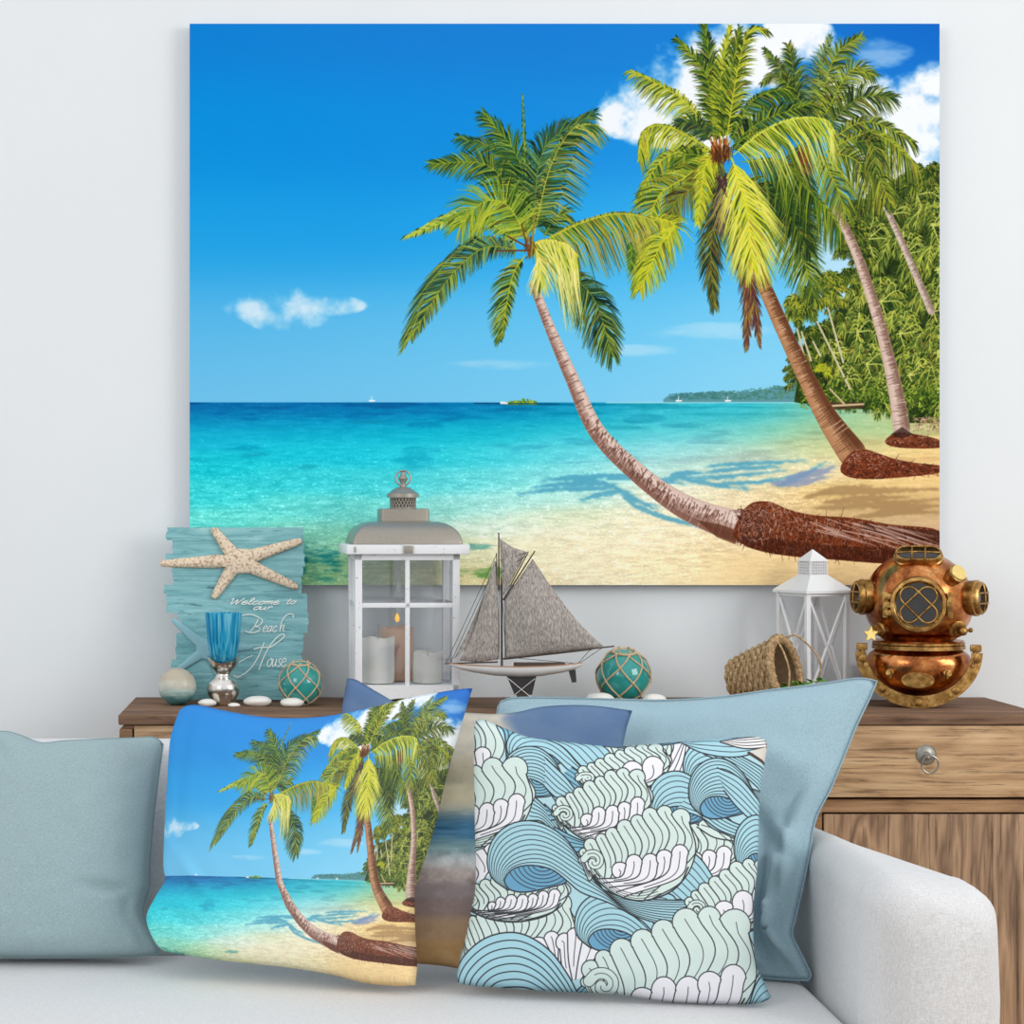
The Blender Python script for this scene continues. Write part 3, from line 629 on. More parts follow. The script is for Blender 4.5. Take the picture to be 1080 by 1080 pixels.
def m_wood(name, pal, axis='X', scale=1.0, seed=0, knots=.6, rings=9):
    """weathered timber, the grain runs along `axis`: contour rings, streaks and fine dark cracks"""
    t = NT(name)
    def vec(l, c):
        v = t.coord('Object', {'X': (l * scale, c * scale, c * scale), 'Z': (c * scale, c * scale, l * scale)}[axis])
        v.node.inputs['Location'].default_value = (seed, seed * .7, seed * .3); return v
    base = t.noise(vec(1.1, 6), 1.6, 4, .5, .4)
    rg = t.n.new('ShaderNodeMath'); rg.operation = 'MULTIPLY'; t.L(base, rg.inputs[0]); rg.inputs[1].default_value = rings * 2
    pp = t.n.new('ShaderNodeMath'); pp.operation = 'PINGPONG'; t.L(rg.outputs[0], pp.inputs[0]); pp.inputs[1].default_value = 1
    streak = t.noise(vec(2.2, 60), 1.0, 7, .68)
    crack = t.noise(vec(7, 210), 1.0, 5, .72)
    big = t.noise(vec(.7, 3), 1.5, 3, .5)
    c = t.ramp(streak, [(.30, pal[0]), (.42, pal[1]), (.54, pal[2]), (.72, pal[3])])
    c = t.mixc(.42 * knots, c, t.ramp(pp.outputs[0], [(0, pal[0]), (.25, pal[1]), (.6, pal[2]), (1, pal[3])]))
    c = t.mixc(.22, c, t.ramp(big, [(.35, pal[0]), (.65, pal[3])]), 'OVERLAY')
    c = t.mixc(t.ramp(crack, [(.36, (215, 215, 215)), (.45, (0, 0, 0))]), c, tuple(x * .62 for x in pal[0]))
    t.set(Base_Color=c, Roughness=.8, Specular_IOR_Level=.2)
    n = t.bump(crack, .55, .0014); t.bump(streak, .35, .002, n); return t.m

class MB:
    def __init__(s): s.v, s.f, s.uv = [], [], {}
    def add(s, vs, fs, M=None):
        b = len(s.v); s.v += [tuple(M @ Vector(p)) if M else tuple(p) for p in vs]; s.f += [tuple(b + i for i in f) for f in fs]; return s
    def bm(s, bm, M=None):
        bm.verts.index_update(); s.add([v.co.copy() for v in bm.verts], [[v.index for v in f.verts] for f in bm.faces], M); bm.free(); return s
    def box(s, lo, hi, bev=.002, seg=2, M=None):
        bm = bmesh.new(); bmesh.ops.create_cube(bm, size=1)
        for v in bm.verts: v.co = Vector((lo[i] + (v.co[i] + .5) * (hi[i] - lo[i]) for i in range(3)))
        if bev: bmesh.ops.bevel(bm, geom=bm.edges[:], offset=bev, segments=seg, affect='EDGES', profile=.6)
        return s.bm(bm, M)
    def lathe(s, prof, n=40, M=None, cap=True, wob=None):
        vs, fs = [], []
        for r, z in prof:
            for k in range(n):
                a = 2 * math.pi * k / n; vs.append((r * math.cos(a), r * math.sin(a), z))
        m = len(prof)
        for j in range(m - 1):
            for k in range(n): fs.append((j * n + k, j * n + (k + 1) % n, (j + 1) * n + (k + 1) % n, (j + 1) * n + k))
        if cap:
            if prof[0][0] > 1e-6: fs.append(tuple(range(n - 1, -1, -1)))
            if prof[-1][0] > 1e-6: fs.append(tuple((m - 1) * n + k for k in range(n)))
        if wob: vs = [wob(p) for p in vs]
        return s.add(vs, fs, M)
    def ball(s, c, r, nu=32, nv=18, sc=(1, 1, 1), M=None):
        vs = [(0, 0, 1)]
        for j in range(1, nv):
            t = math.pi * j / nv
            for k in range(nu):
                a = 2 * math.pi * k / nu; vs.append((math.sin(t) * math.cos(a), math.sin(t) * math.sin(a), math.cos(t)))
        vs.append((0, 0, -1)); fs = []
        for k in range(nu): fs.append((0, 1 + k, 1 + (k + 1) % nu)); fs.append((len(vs) - 1, 1 + (nv - 2) * nu + (k + 1) % nu, 1 + (nv - 2) * nu + k))
        for j in range(nv - 2):
            for k in range(nu): fs.append((1 + j * nu + k, 1 + (j + 1) * nu + k, 1 + (j + 1) * nu + (k + 1) % nu, 1 + j * nu + (k + 1) % nu))
        c = Vector(c); return s.add([(c.x + p[0] * r * sc[0], c.y + p[1] * r * sc[1], c.z + p[2] * r * sc[2]) for p in vs], fs, M)
    def tube(s, path, r, n=8, closed=False, M=None, flat=1.0):
        Q = [Vector(p) for p in path]; m = len(Q); R = r if hasattr(r, '__len__') else [r] * m
        vs, fs = [], []; up = None
        for i, p in enumerate(Q):
            t = (Q[(i + 1) % m] - Q[i - 1]) if closed else (Q[min(i + 1, m - 1)] - Q[max(i - 1, 0)])
            t = t.normalized() if t.length > 1e-9 else Vector((0, 0, 1))
            if up is None: up = Vector((0, 1, 0)) if abs(t.y) < .9 else Vector((0, 0, 1))
            a = (up - t * up.dot(t)); a = a.normalized() if a.length > 1e-6 else t.orthogonal().normalized(); b = t.cross(a); up = a
            for k in range(n):
                u = 2 * math.pi * k / n; vs.append(p + (a * math.cos(u) * flat + b * math.sin(u)) * R[i])
        for i in range(m if closed else m - 1):
            for k in range(n): fs.append((i * n + k, i * n + (k + 1) % n, ((i + 1) % m) * n + (k + 1) % n, ((i + 1) % m) * n + k))
        if not closed: fs.append(tuple(range(n - 1, -1, -1))); fs.append(tuple((m - 1) * n + k for k in range(n)))
        return s.add(vs, fs, M)
    def bar(s, a, b, r, n=10, r2=None): return s.tube([a, b], [r, r2 if r2 is not None else r], n)
    def prism(s, front, back):
        """solid between two matching outlines"""
        n = len(front); vs = list(front) + list(back)
        bm = bmesh.new(); V = [bm.verts.new(p) for p in vs]
        f1 = bm.faces.new(V[:n]); f2 = bm.faces.new(V[n:][::-1])
        for k in range(n): bm.faces.new((V[k], V[n + k], V[n + (k + 1) % n], V[(k + 1) % n]))
        bmesh.ops.recalc_face_normals(bm, faces=bm.faces[:])
        bmesh.ops.triangulate(bm, faces=[f for f in bm.faces if len(f.verts) > 4])
        return s.bm(bm)
    def build(s, name, mat, parent=None, smooth=40, uvs=None):
        me = bpy.data.meshes.new(name); base = ROOT.get(parent.name, Vector()) if parent else Vector()
        me.from_pydata([Vector(p) - base for p in s.v], [], s.f); me.validate()
        bm = bmesh.new(); bm.from_mesh(me); bmesh.ops.recalc_face_normals(bm, faces=bm.faces[:]); bm.to_mesh(me); bm.free()
        if smooth:
            me.polygons.foreach_set('use_smooth', [True] * len(me.polygons))
            if smooth < 180: me.set_sharp_from_angle(angle=math.radians(smooth))
        if uvs is not None:
            L = me.uv_layers.new(name='UVMap')
            for lp in me.loops: L.data[lp.index].uv = uvs[lp.vertex_index]
        me.materials.append(mat)
        o = bpy.data.objects.new(name, me); C.objects.link(o)
        if parent: o.parent = parent; ROOT[o.name] = base
        return o
ROOT = {}
def tag(o, label, cat, group=None):
    o['label'] = label; o['category'] = cat
    if group: o['group'] = group
    return o
def thing(name, loc, label, cat, group=None):
    o = bpy.data.objects.new(name, None); C.objects.link(o); o.location = loc; o.empty_display_size = .05; ROOT[o.name] = Vector(loc)
    return tag(o, label, cat, group)
def struct(o): o['kind'] = 'structure'; return o
def frame(center, axis, up=(0, 0, 1)):
    """matrix whose local z is `axis`"""
    z = Vector(axis).normalized(); x = Vector(up).cross(z)
    x = x.normalized() if x.length > 1e-6 else z.orthogonal().normalized(); y = z.cross(x)
    M = Matrix((x, y, z)).transposed().to_4x4(); M.translation = Vector(center); return M
# ------------------------------------------------------------------ materials
MAT = {}
t = NT('wall_plaster'); v = t.coord()
t.set(Base_Color=t.mixc(t.noise(v, 3, 5), (225, 230, 233), (232, 236, 239)), Roughness=.95, Specular_IOR_Level=.1); t.bump(t.noise(v, 260, 3), .25, .001); MAT['wall'] = t.m
MAT['floor'] = m_wood('floor_boards', [(96, 84, 72), (140, 124, 106), (168, 152, 132), (188, 172, 150)], 'X', .6, 4)
MAT['white'] = m_plain('white_paint', (236, 236, 234), .7, var=.03)
OAK = [(76, 56, 42), (128, 98, 72), (164, 132, 100), (188, 156, 122)]
MAT['wood_top'] = m_wood('weathered_top', [(78, 58, 46), (116, 90, 72), (142, 112, 90), (164, 134, 110)], 'X', 1, 1)
MAT['wood_h'] = m_wood('weathered_oak', [(120, 94, 70), (170, 140, 108), (194, 164, 130), (212, 186, 152)], 'X', 1.0, 2, .8)
MAT['wood_body'] = m_wood('weathered_frame', OAK, 'X', 1.0, 3)
MAT['wood_v'] = m_wood('weathered_door', [(96, 76, 62), (140, 114, 92), (172, 142, 114), (198, 166, 134)], 'Z', .8, 7, 1.5, 12)
MAT['sofa'] = m_fabric('pale_grey_linen', (197, 197, 198), .012, 700, .22)
MAT['seam'] = m_plain('grey_seam', (206, 209, 214), .9, var=.02)
MAT['teal'] = m_fabric('dusty_teal_linen', (140, 160, 164), .03)
MAT['blue'] = m_fabric('sky_blue_linen', (148, 175, 186), .03)
IM_BEACH = make_image('beach_print', paint_beach()); IM_WAVE = make_image('wave_doodle', paint_waves()); IM_SHORE = make_image('shore_print', paint_shore())
MAT['canvas'] = m_print('printed_canvas', IM_BEACH, .85, 500, .12, .08)
MAT['c_palm'] = m_print('printed_palm_cloth', IM_BEACH, .95, 900, .3, .1, wash=.06)
MAT['c_wave'] = m_print('printed_wave_cloth', IM_WAVE, .95, 900, .3, .1, wash=.04)
MAT['c_shore'] = m_print('printed_shore_cloth', IM_SHORE, .95, 900, .3, .1)
MAT['canvas_side'] = m_plain('canvas_edge', (150, 165, 180), .9)

# ------------------------------------------------------------------ the room
w = MB().box((-2.6, 0, 0), (3.4, .1, 2.7), 0).build('wall_back', MAT['wall'], smooth=0); struct(w)
f = MB().box((-2.6, -5.2, -.08), (3.4, .1, 0), 0).build('floor', MAT['floor'], smooth=0); struct(f)
b = MB().box((-2.6, -.016, 0), (3.4, 0, .11), .003).build('baseboard_back', MAT['white']); struct(b)

# ------------------------------------------------------------------ printed canvas on the wall
def canvas():
    YF = -.034
    a, c = P(200, 25, YF), P(991, 617, YF)
    root = thing('canvas_print', ((a.x + c.x) / 2, -.01, c.z), 'large frameless canvas print of leaning palm trees on a turquoise tropical beach', 'picture')
    n = 2
    vs = [(a.x, YF, c.z), (c.x, YF, c.z), (c.x, YF, a.z), (a.x, YF, a.z)]
    m = MB().add(vs, [(0, 1, 2, 3)]); m.build('picture', MAT['canvas'], root, 0, [(0, 0), (1, 0), (1, 1), (0, 1)])
    MB().box((a.x + .0005, YF + .0006, c.z + .0005), (c.x - .0005, -.001, a.z - .0005), .0004, 1).build('stretcher_frame', MAT['canvas_side'], root)
canvas()

# ------------------------------------------------------------------ sideboard
def sideboard():
    X0, X1, YF = -.359, 1.3635, -.39
    root = thing('sideboard', ((X0 + X1) / 2, -.2, 0), 'weathered brown oak sideboard behind the pale sofa', 'sideboard')
    m = MB().box((X0 - .002, YF - .004, TOP - .019), (X1 + .002, -.002, TOP), .0035, 3); m.box((X0 + .008, YF + .004, TOP - .027), (X1 - .008, -.004, TOP - .019), .0015, 1); m.build('top', MAT['wood_top'], root)
    zr, zd = .8335, .6945          # drawer row
    zb = .668
    cols = [X0, X0 + .024, .06, .085, .92, .945, X1 - .024, X1]
    m = MB()
    for x0, x1 in ((cols[0], cols[1]), (cols[2], cols[3]), (cols[4], cols[5]), (cols[6], cols[7])): m.box((x0, YF, .0), (x1, -.006, TOP - .027), .002)
    m.box((X0 + .01, YF + .002, zb), (X1 - .01, -.01, zd - .003), .002)
    m.box((X0 + .01, YF + .006, .06), (X1 - .01, -.01, .1), .002); m.box((X0 + .01, -.016, .08), (X1 - .01, -.006, TOP - .03), .001, 1)
    m.box((X0 + .01, YF + .02, zr - .002), (X1 - .01, -.01, TOP - .026), .001, 1)
    m.build('frame', MAT['wood_body'], root)
    for k, (x0, x1) in enumerate(((cols[1], cols[2]), (cols[3], cols[4]), (cols[5], cols[6]))):
        d = MB().box((x0 + .003, YF - .001, zd + .002), (x1 - .003, YF + .02, zr - .004), .0025).box((x0 + .012, YF + .02, zd + .012), (x1 - .012, -.03, zr - .02), .001, 1).build('drawer', MAT['wood_h'], root)
        pulls = [P(976.5, 797, YF).x] if k == 2 else ([(x0 + x1) / 2] if k == 0 else [x0 + .2, x1 - .2])
        for px in pulls:
            z = P(976, 796, YF).z; q = Vector((px, YF, z))
            g = MB().lathe([(.0, .008), (.006, .008), (.007, .0062), (.013, .0048), (.0165, .0045), (.019, .002), (.019, -.001)], 28, frame(q, (0, -1, 0)))
            g.ball(q + Vector((.001, -.010, -.004)), .0052, 14, 10)
            rg = q + Vector((.004, -.0125, -.0165))
            g.tube([rg + Vector((.0155 * math.cos(u), -.004 * math.sin(u) * .4 - .001, .0165 * math.sin(u))) for u in np.linspace(0, 2 * math.pi, 32, endpoint=False)], .0017, 8, True)
            g.build('ring_pull', MAT['pewter'], d)
    for x0, x1 in ((cols[1], cols[2]), (cols[3], (cols[3] + cols[4]) / 2), ((cols[3] + cols[4]) / 2, cols[4]), (cols[5], cols[6])):
        d = MB().box((x0 + .003, YF - .001, .1), (x1 - .003, YF + .02, zb - .003), .003).build('door', MAT['wood_v'], root)
        kx = x0 + .03
        MB().lathe([(.0, .018), (.008, .017), (.011, .013), (.008, .007), (.006, 0)], 20, frame((kx, YF - .001, .4), (0, -1, 0))).build('knob', MAT['pewter'], d)
MAT['pewter'] = m_plain('aged_pewter', (150, 148, 142), .32, .9, .2, 60)
sideboard()

# ------------------------------------------------------------------ sofa
def rounded_slab(lo, hi, r, crown=0, n=8):
    """box with generously rounded edges and a slightly domed top"""
    bm = bmesh.new(); bmesh.ops.create_cube(bm, size=1)
    for v in bm.verts: v.co = Vector((lo[i] + (v.co[i] + .5) * (hi[i] - lo[i]) for i in range(3)))
    bmesh.ops.bevel(bm, geom=bm.edges[:], offset=r, segments=n, affect='EDGES', profile=.5)
    return bm
def sofa():
    root = thing('sofa', (-.12, -.85, 0), 'pale grey linen sofa with a rounded flared arm, in front of the sideboard', 'sofa')
    XL, XR = -1.05, .828
    MB().bm(rounded_slab((XL - .02, -1.24, .12), (XR + .02, -.45, .315), .02, n=3)).build('base', MAT['sofa'], root)
    MB().bm(rounded_slab((XL, -1.26, .318), (XR - .002, -.572, SEAT), .028, n=6)).build('seat_cushion', MAT['sofa'], root, 180)
    # raked back
    bm = rounded_slab((XL, -.56, .30), (.82, -.43, .813), .03, n=6)
    for v in bm.verts:
        k = (v.co.z - .3) / .52
        if v.co.y < -.49: v.co.y += .075 * k - .005
    MB().bm(bm).build('backrest', MAT['sofa'], root, 180)
    # flared arms
    def arm(sg, xin, name='armrest'):
        rows = []
        ys = np.linspace(-.43, -1.235, 30)
        for y in ys:
            t = (-.43 - y) / .805
            xi = 0.0; xo = .05 + .148 * min(1, max(0, (-.58 - y) / .6)); zt = .681
            e = max(0, (-1.12 - y) / .115); e = min(e, 1); sh = 1 - math.sqrt(max(0, 1 - e * e))
            xi += .05 * sh; xo -= .035 * sh; zt -= .045 * sh
            wid = xo - xi; r = min(.05, wid * .48); sec = [(xi, .12), (xi, .3), (xi, .45), (xi, .55)]
            for k in range(9): u = math.pi / 2 * k / 8; sec.append((xi + r - r * math.cos(u), zt - r * 1.0 + r * math.sin(u) * 1.0))
            for k in range(9): u = math.pi / 2 * k / 8; sec.append((xo - r + r * math.sin(u), zt - .012 * (wid / .2) - r + r * math.cos(u)))
            sec += [(xo + .004, .5), (xo, .3), (xo - .01, .12)]
            rows.append([(xin + sg * x, y, z) for x, z in sec])
        n = len(rows[0]); vs = [p for r_ in rows for p in r_]; fs = []
        for j in range(len(rows) - 1):
            for k in range(n - 1): fs.append((j * n + k, j * n + k + 1, (j + 1) * n + k + 1, (j + 1) * n + k))
            fs.append((j * n + n - 1, j * n, (j + 1) * n, (j + 1) * n + n - 1))
        fs.append(tuple(range(n))); fs.append(tuple((len(rows) - 1) * n + k for k in range(n - 1, -1, -1)))
        a = MB().add(vs, fs).build(name, MAT['sofa'], root, 60)
        j = 25; pth = [Vector(p) + Vector((0, -.001, .0)) for p in rows[j][1:21]]
        MB().tube(pth, .0014, 6).build('seam', MAT['seam'], a)
    arm(1, XR + .004); arm(-1, XL - .004)
    for x in (XL + .03, XR - .03):
        for y in (-1.17, -.52): MB().lathe([(.016, 0), (.022, .12)], 16, Matrix.Translation((x, y, 0))).build('leg', MAT['wood_body'], root)
sofa()

# ------------------------------------------------------------------ cushions
def cushion(name, edges, base, thick, mat, label, uvmode='uv', uvbox=None, n=56, creases=(), seed=0, wr=.004, pw=.42, puff=(1, 1), flange=0.0, seam=None):
    """edges: top (left to right), right (top to bottom), bottom (left to right), left (top to bottom) in picture points;
    base: (px, py, Y) of a point on its plane, lean and yaw in degrees"""
    (bx, by, bY), lean, yaw = base
    o = P(bx, by, bY); lean, yaw = math.radians(lean), math.radians(yaw)
    nrm = Vector((math.sin(yaw) * math.cos(lean), -math.cos(yaw) * math.cos(lean), math.sin(lean)))
    def hit(px, py):
        d = P(px, py, CAM.y + 1) - CAM; return CAM + d * ((o - CAM).dot(nrm) / d.dot(nrm))
    E = [resample(crom(e, 8), n + 1) for e in edges]; T, R, B, L = E
    uu = np.linspace(0, 1, n + 1); pts = {}
    vs, uvs, fs, idx = [], [], [], {}
    def coons(i, j):
        u, v = uu[i], uu[j]
        return ((1 - v) * T[i] + v * B[i] + (1 - u) * L[j] + u * R[j]
                - ((1 - u) * (1 - v) * T[0] + u * (1 - v) * T[-1] + (1 - u) * v * B[0] + u * v * B[-1]))
    for side in (1, -1):
        for j in range(n + 1):
            for i in range(n + 1):
                edge = i in (0, n) or j in (0, n)
                if edge and side == -1: idx[(side, i, j)] = idx[(1, i, j)]; continue
                q = coons(i, j); p = hit(*q)
                a, c = 2 * uu[i] - 1, 2 * uu[j] - 1
                fa = max(0, 1 - abs(a) ** 2.2 - flange * 0); fb = max(0, 1 - abs(c) ** 2.2)
                if flange:
                    fa = max(0, 1 - (abs(a) / (1 - flange)) ** 2.4) if abs(a) < 1 - flange else 0; fb = max(0, 1 - (abs(c) / (1 - flange)) ** 2.4) if abs(c) < 1 - flange else 0
                h = thick * .5 * (fa * fb) ** pw
                if edge: h = 0
                else:
                    h += .003
                    rim = min(1, 3.0 * min(1 - abs(a), 1 - abs(c)))
                    s0 = Vector((a * 3.1 + seed, c * 3.1, side * 4 + seed)); nz = mnoise.noise(s0) * .7 + mnoise.noise(s0 * 2.6) * .4
                    h += wr * nz * (1.25 - .5 * rim) * min(1, 6 * min(1 - abs(a), 1 - abs(c)))
                    for (x0, y0, x1, y1, wd, am) in creases:
                        dx, dy = x1 - x0, y1 - y0; tt = ((a - x0) * dx + (c - y0) * dy) / (dx * dx + dy * dy); tt = min(1, max(0, tt))
                        dd = math.hypot(a - x0 - tt * dx, c - y0 - tt * dy); h += am * math.exp(-(dd / wd) ** 2) * (math.sin(math.pi * (.15 + .7 * tt))) * min(1, 7 * min(1 - abs(a), 1 - abs(c)))
                    h = max(h, .0015)
                p = p + nrm * h * side * (puff[0] if side == 1 else puff[1])
                idx[(side, i, j)] = len(vs); vs.append(p)
                uvs.append((uu[i], 1 - uu[j]) if uvmode == 'uv' else (uu[i], 1 - (q[1] - (q[0] - 177) * .03 - 722) / 301) if uvmode == 'level' else (float(q[0]), float(q[1])))
        for j in range(n):
            for i in range(n):
                k = [idx[(side, i, j)], idx[(side, i + 1, j)], idx[(side, i + 1, j + 1)], idx[(side, i, j + 1)]]
                if len(set(k)) == 4: fs.append(tuple(k if side == 1 else k[::-1]))
    x0, y0, x1, y1 = uvbox or (0, 0, 1, 1)
    if uvmode in ('uv', 'level'): uvs = [(x0 + a * (x1 - x0), y0 + b * (y1 - y0)) for a, b in uvs]
    else: uvs = [((a - x0) / (x1 - x0), 1 - (b - y0) / (y1 - y0)) for a, b in uvs]
    ob = MB().add(vs, fs).build(name, mat, None, 180, uvs)
    ob.data.update()
    bot = min(vs, key=lambda p: p.z)
    ctr = Vector((o.x, o.y, bot.z)); ob.data.transform(Matrix.Translation(-ctr)); ob.location = ctr
    tag(ob, label, 'cushion')
    if seam:
        ring = [vs[idx[(1, i, 0)]] for i in range(n + 1)] + [vs[idx[(1, n, j)]] for j in range(1, n + 1)] + [vs[idx[(1, i, n)]] for i in range(n - 1, -1, -1)] + [vs[idx[(1, 0, j)]] for j in range(n - 1, 0, -1)]
        ROOT[ob.name] = ctr
        MB().tube(ring, .0016, 6, True).build('seam', seam, ob)
    return ob
MAT['seam_teal'] = m_plain('teal_seam', (130, 156, 160), .95, var=.03); MAT['seam_blue'] = m_plain('blue_seam', (146, 174, 186), .95, var=.03)

cushion('cushion', [
    [(-92, 800), (-60, 776), (0, 771.5), (20, 775), (43, 783.5), (67, 781.5), (100, 780), (140, 778.5), (163, 778), (172, 785)],
    [(172, 785), (167, 820), (161, 870), (157.5, 915), (157, 936), (152.5, 950), (151, 966), (158, 984), (169, 1005)],
    [(-96, 1004), (-60, 1009), (0, 1010), (70, 1010), (140, 1009), (169, 1005)],
    [(-92, 800), (-84, 860), (-82, 930), (-96, 1004)]], ((50, 1010, -.675), 13, 0), .14, MAT['teal'],
    'plain dusty teal cushion cut off by the picture edge, on the sofa', creases=((.45, .32, .98, .42, .05, -.012), (.7, .44, .98, .36, .04, .008), (.86, .5, .95, .98, .035, -.010), (-.35, -.98, -.2, -.7, .05, -.008), (.93, .45, .86, .9, .03, .006)), seed=3, seam=MAT['seam_teal'])

cushion('cushion', [
    [(525, 746), (532, 738), (560, 735.5), (650, 737.5), (700, 738.5), (760, 735), (810, 728), (860, 722), (905, 715.5), (925, 718.5)],
    [(925, 718.5), (917, 737), (902, 769), (878, 828), (860, 865), (852, 910), (839, 969), (835.5, 985), (844, 1004), (855, 1027), (853, 1034)],
    [(520, 1002), (600, 1012), (700, 1019), (780, 1028), (824, 1033), (853, 1034)],
    [(525, 746), (521, 800), (519, 900), (520, 1002)]], ((560, 1007, -.628), 15, -26), .085, MAT['blue'],
    'large plain light blue cushion with a wide floppy edge, behind the wave cushion', creases=((.62, -.1, .93, .25, .045, -.02), (.80, .0, .84, .7, .035, .020), (.72, .25, .76, .95, .04, -.016), (.5, -.6, .85, -.35, .08, .008), (.84, .5, .97, .9, .03, .018), (.93, -.4, .88, .15, .025, .03), (.86, .05, .93, .55, .025, .04), (.83, .5, .92, .85, .025, .045), (.90, .62, .93, .95, .022, .035), (.76, .1, .78, .9, .03, -.02), (.6, .55, .74, .8, .05, .012)), seed=11, wr=.006, flange=.07, puff=(1, .8), seam=MAT['seam_blue'])

cushion('cushion', [
    [(366, 715.5), (376, 717), (400, 731), (421, 742), (455, 751), (490, 751.5), (520, 753), (545, 751), (570, 745.5), (600, 743.5), (630, 744.5), (667, 749.5)],
    [(667, 749.5), (660, 772), (652, 820), (648, 900), (643, 960), (640, 1032)],
    [(352, 1010), (400, 1014), (434, 1016), (460, 1018), (484, 1022), (504, 1032), (640, 1032)],
    [(366, 715.5), (361, 745), (354, 800), (350, 900), (352, 1010)]], ((470, 1019, -.83), 17, 0), .07, MAT['c_shore'],
    'printed cushion of a cloudy grey beach with breaking surf, between the palm and wave cushions', 'px', (345, 700, 680, 1030), seed=21, wr=.003, puff=(1, .5))

cushion('cushion', [
    [(189, 750), (194, 745.5), (208, 743.5), (250, 752), (290, 757), (337, 756), (383, 748), (433, 735.5), (483, 727), (498.5, 726)],
    [(498.5, 726), (493, 743), (483, 777), (470, 823), (460, 867), (450, 900), (441, 927), (437.5, 947), (438, 983), (440, 1017), (438, 1039)],
    [(163, 992), (171, 1002), (183, 1005), (233, 1013), (300, 1020), (350, 1028), (383, 1036.5), (417, 1040), (438, 1039)],
    [(189, 750), (183, 772), (180, 787), (178, 833), (176, 880), (175, 913), (176.5, 928), (167, 943), (155.5, 966), (163, 992)]], ((438, 1039, -.915), 13, -18), .12, MAT['c_palm'],
    'printed cushion of palm trees on a turquoise beach, right of the teal cushion', 'level', (.085, .0, .955, 1.0), seed=31, wr=.004,
    creases=((-.85, -.95, -.82, .1, .03, -.006), (-.8, .2, -.55, .5, .06, .006), (.5, -.95, .75, -.7, .06, .005), (-.9, .62, -.4, .8, .05, -.005)), puff=(1.1, .4))

cushion('cushion', [
    [(500, 766), (501.5, 761), (509, 758.5), (530, 767), (558, 777.5), (601, 783), (643, 787), (685, 785), (727, 781.5), (777, 778), (798, 777), (806, 779.5), (809.5, 786)],
    [(809.5, 786), (806.5, 804), (801.5, 836), (800, 878), (798.5, 917), (794.5, 959), (796.5, 1012), (807, 1038), (813.5, 1051)],
    [(480.5, 1032), (488, 1038), (530, 1042), (583, 1045.5), (653, 1049), (706, 1057), (777, 1059.5), (805, 1057), (813.5, 1051)],
    [(500, 766), (499.5, 808), (500.5, 861), (501.5, 931), (497, 959), (492, 984), (484.5, 1015), (480.5, 1032)]], ((483, 1035, -.92), 12, -9), .12, MAT['c_wave'],
    'square cushion printed with blue and white doodled waves, front of the group', 'px', (470, 745, 826, 1072), seed=41, wr=.003, puff=(1.1, .35))

# ------------------------------------------------------------------ welcome sign
MAT['sign'] = None
t = NT('aqua_boards'); v = t.coord(scale=(3, 1, 26)); g = t.noise(v, 3, 8, .65, .8); g2 = t.noise(t.coord(scale=(14, 1, 120)), 1.2, 5, .7); pl = t.noise(t.coord(scale=(.01, .01, 36)), 1.0, 1)
c = t.ramp(g, [(.28, (96, 146, 152)), (.45, (124, 178, 184)), (.6, (146, 196, 200)), (.78, (188, 220, 220))]); c = t.mixc(t.ramp(g2, [(.32, (235, 235, 235)), (.43, (0, 0, 0))]), c, (66, 98, 104))
c = t.mixc(t.ramp(pl, [(.4, (0, 0, 0)), (.62, (110, 110, 110))]), c, (110, 164, 172)); t.set(Base_Color=c, Roughness=.85, Specular_IOR_Level=.2); t.bump(g2, .6, .0015); MAT['sign'] = t.m
MAT['letter'] = m_plain('cream_paint', (236, 240, 234), .8, var=.03)
t = NT('starfish_skin'); v = t.coord(); sp = t.noise(v, 190, 4, .7)
t.set(Base_Color=t.mixc(t.ramp(sp, [(.50, (0, 0, 0)), (.60, (255, 255, 255))]), (232, 214, 188), (178, 146, 126)), Roughness=.9, Specular_IOR_Level=.2); t.bump(t.noise(v, 420, 3), .9, .0015); MAT['starfish'] = t.m
MAT['starfish_blue'] = m_plain('pale_blue_paint', (140, 186, 196), .85, var=.06, bump=.5, bscale=400)
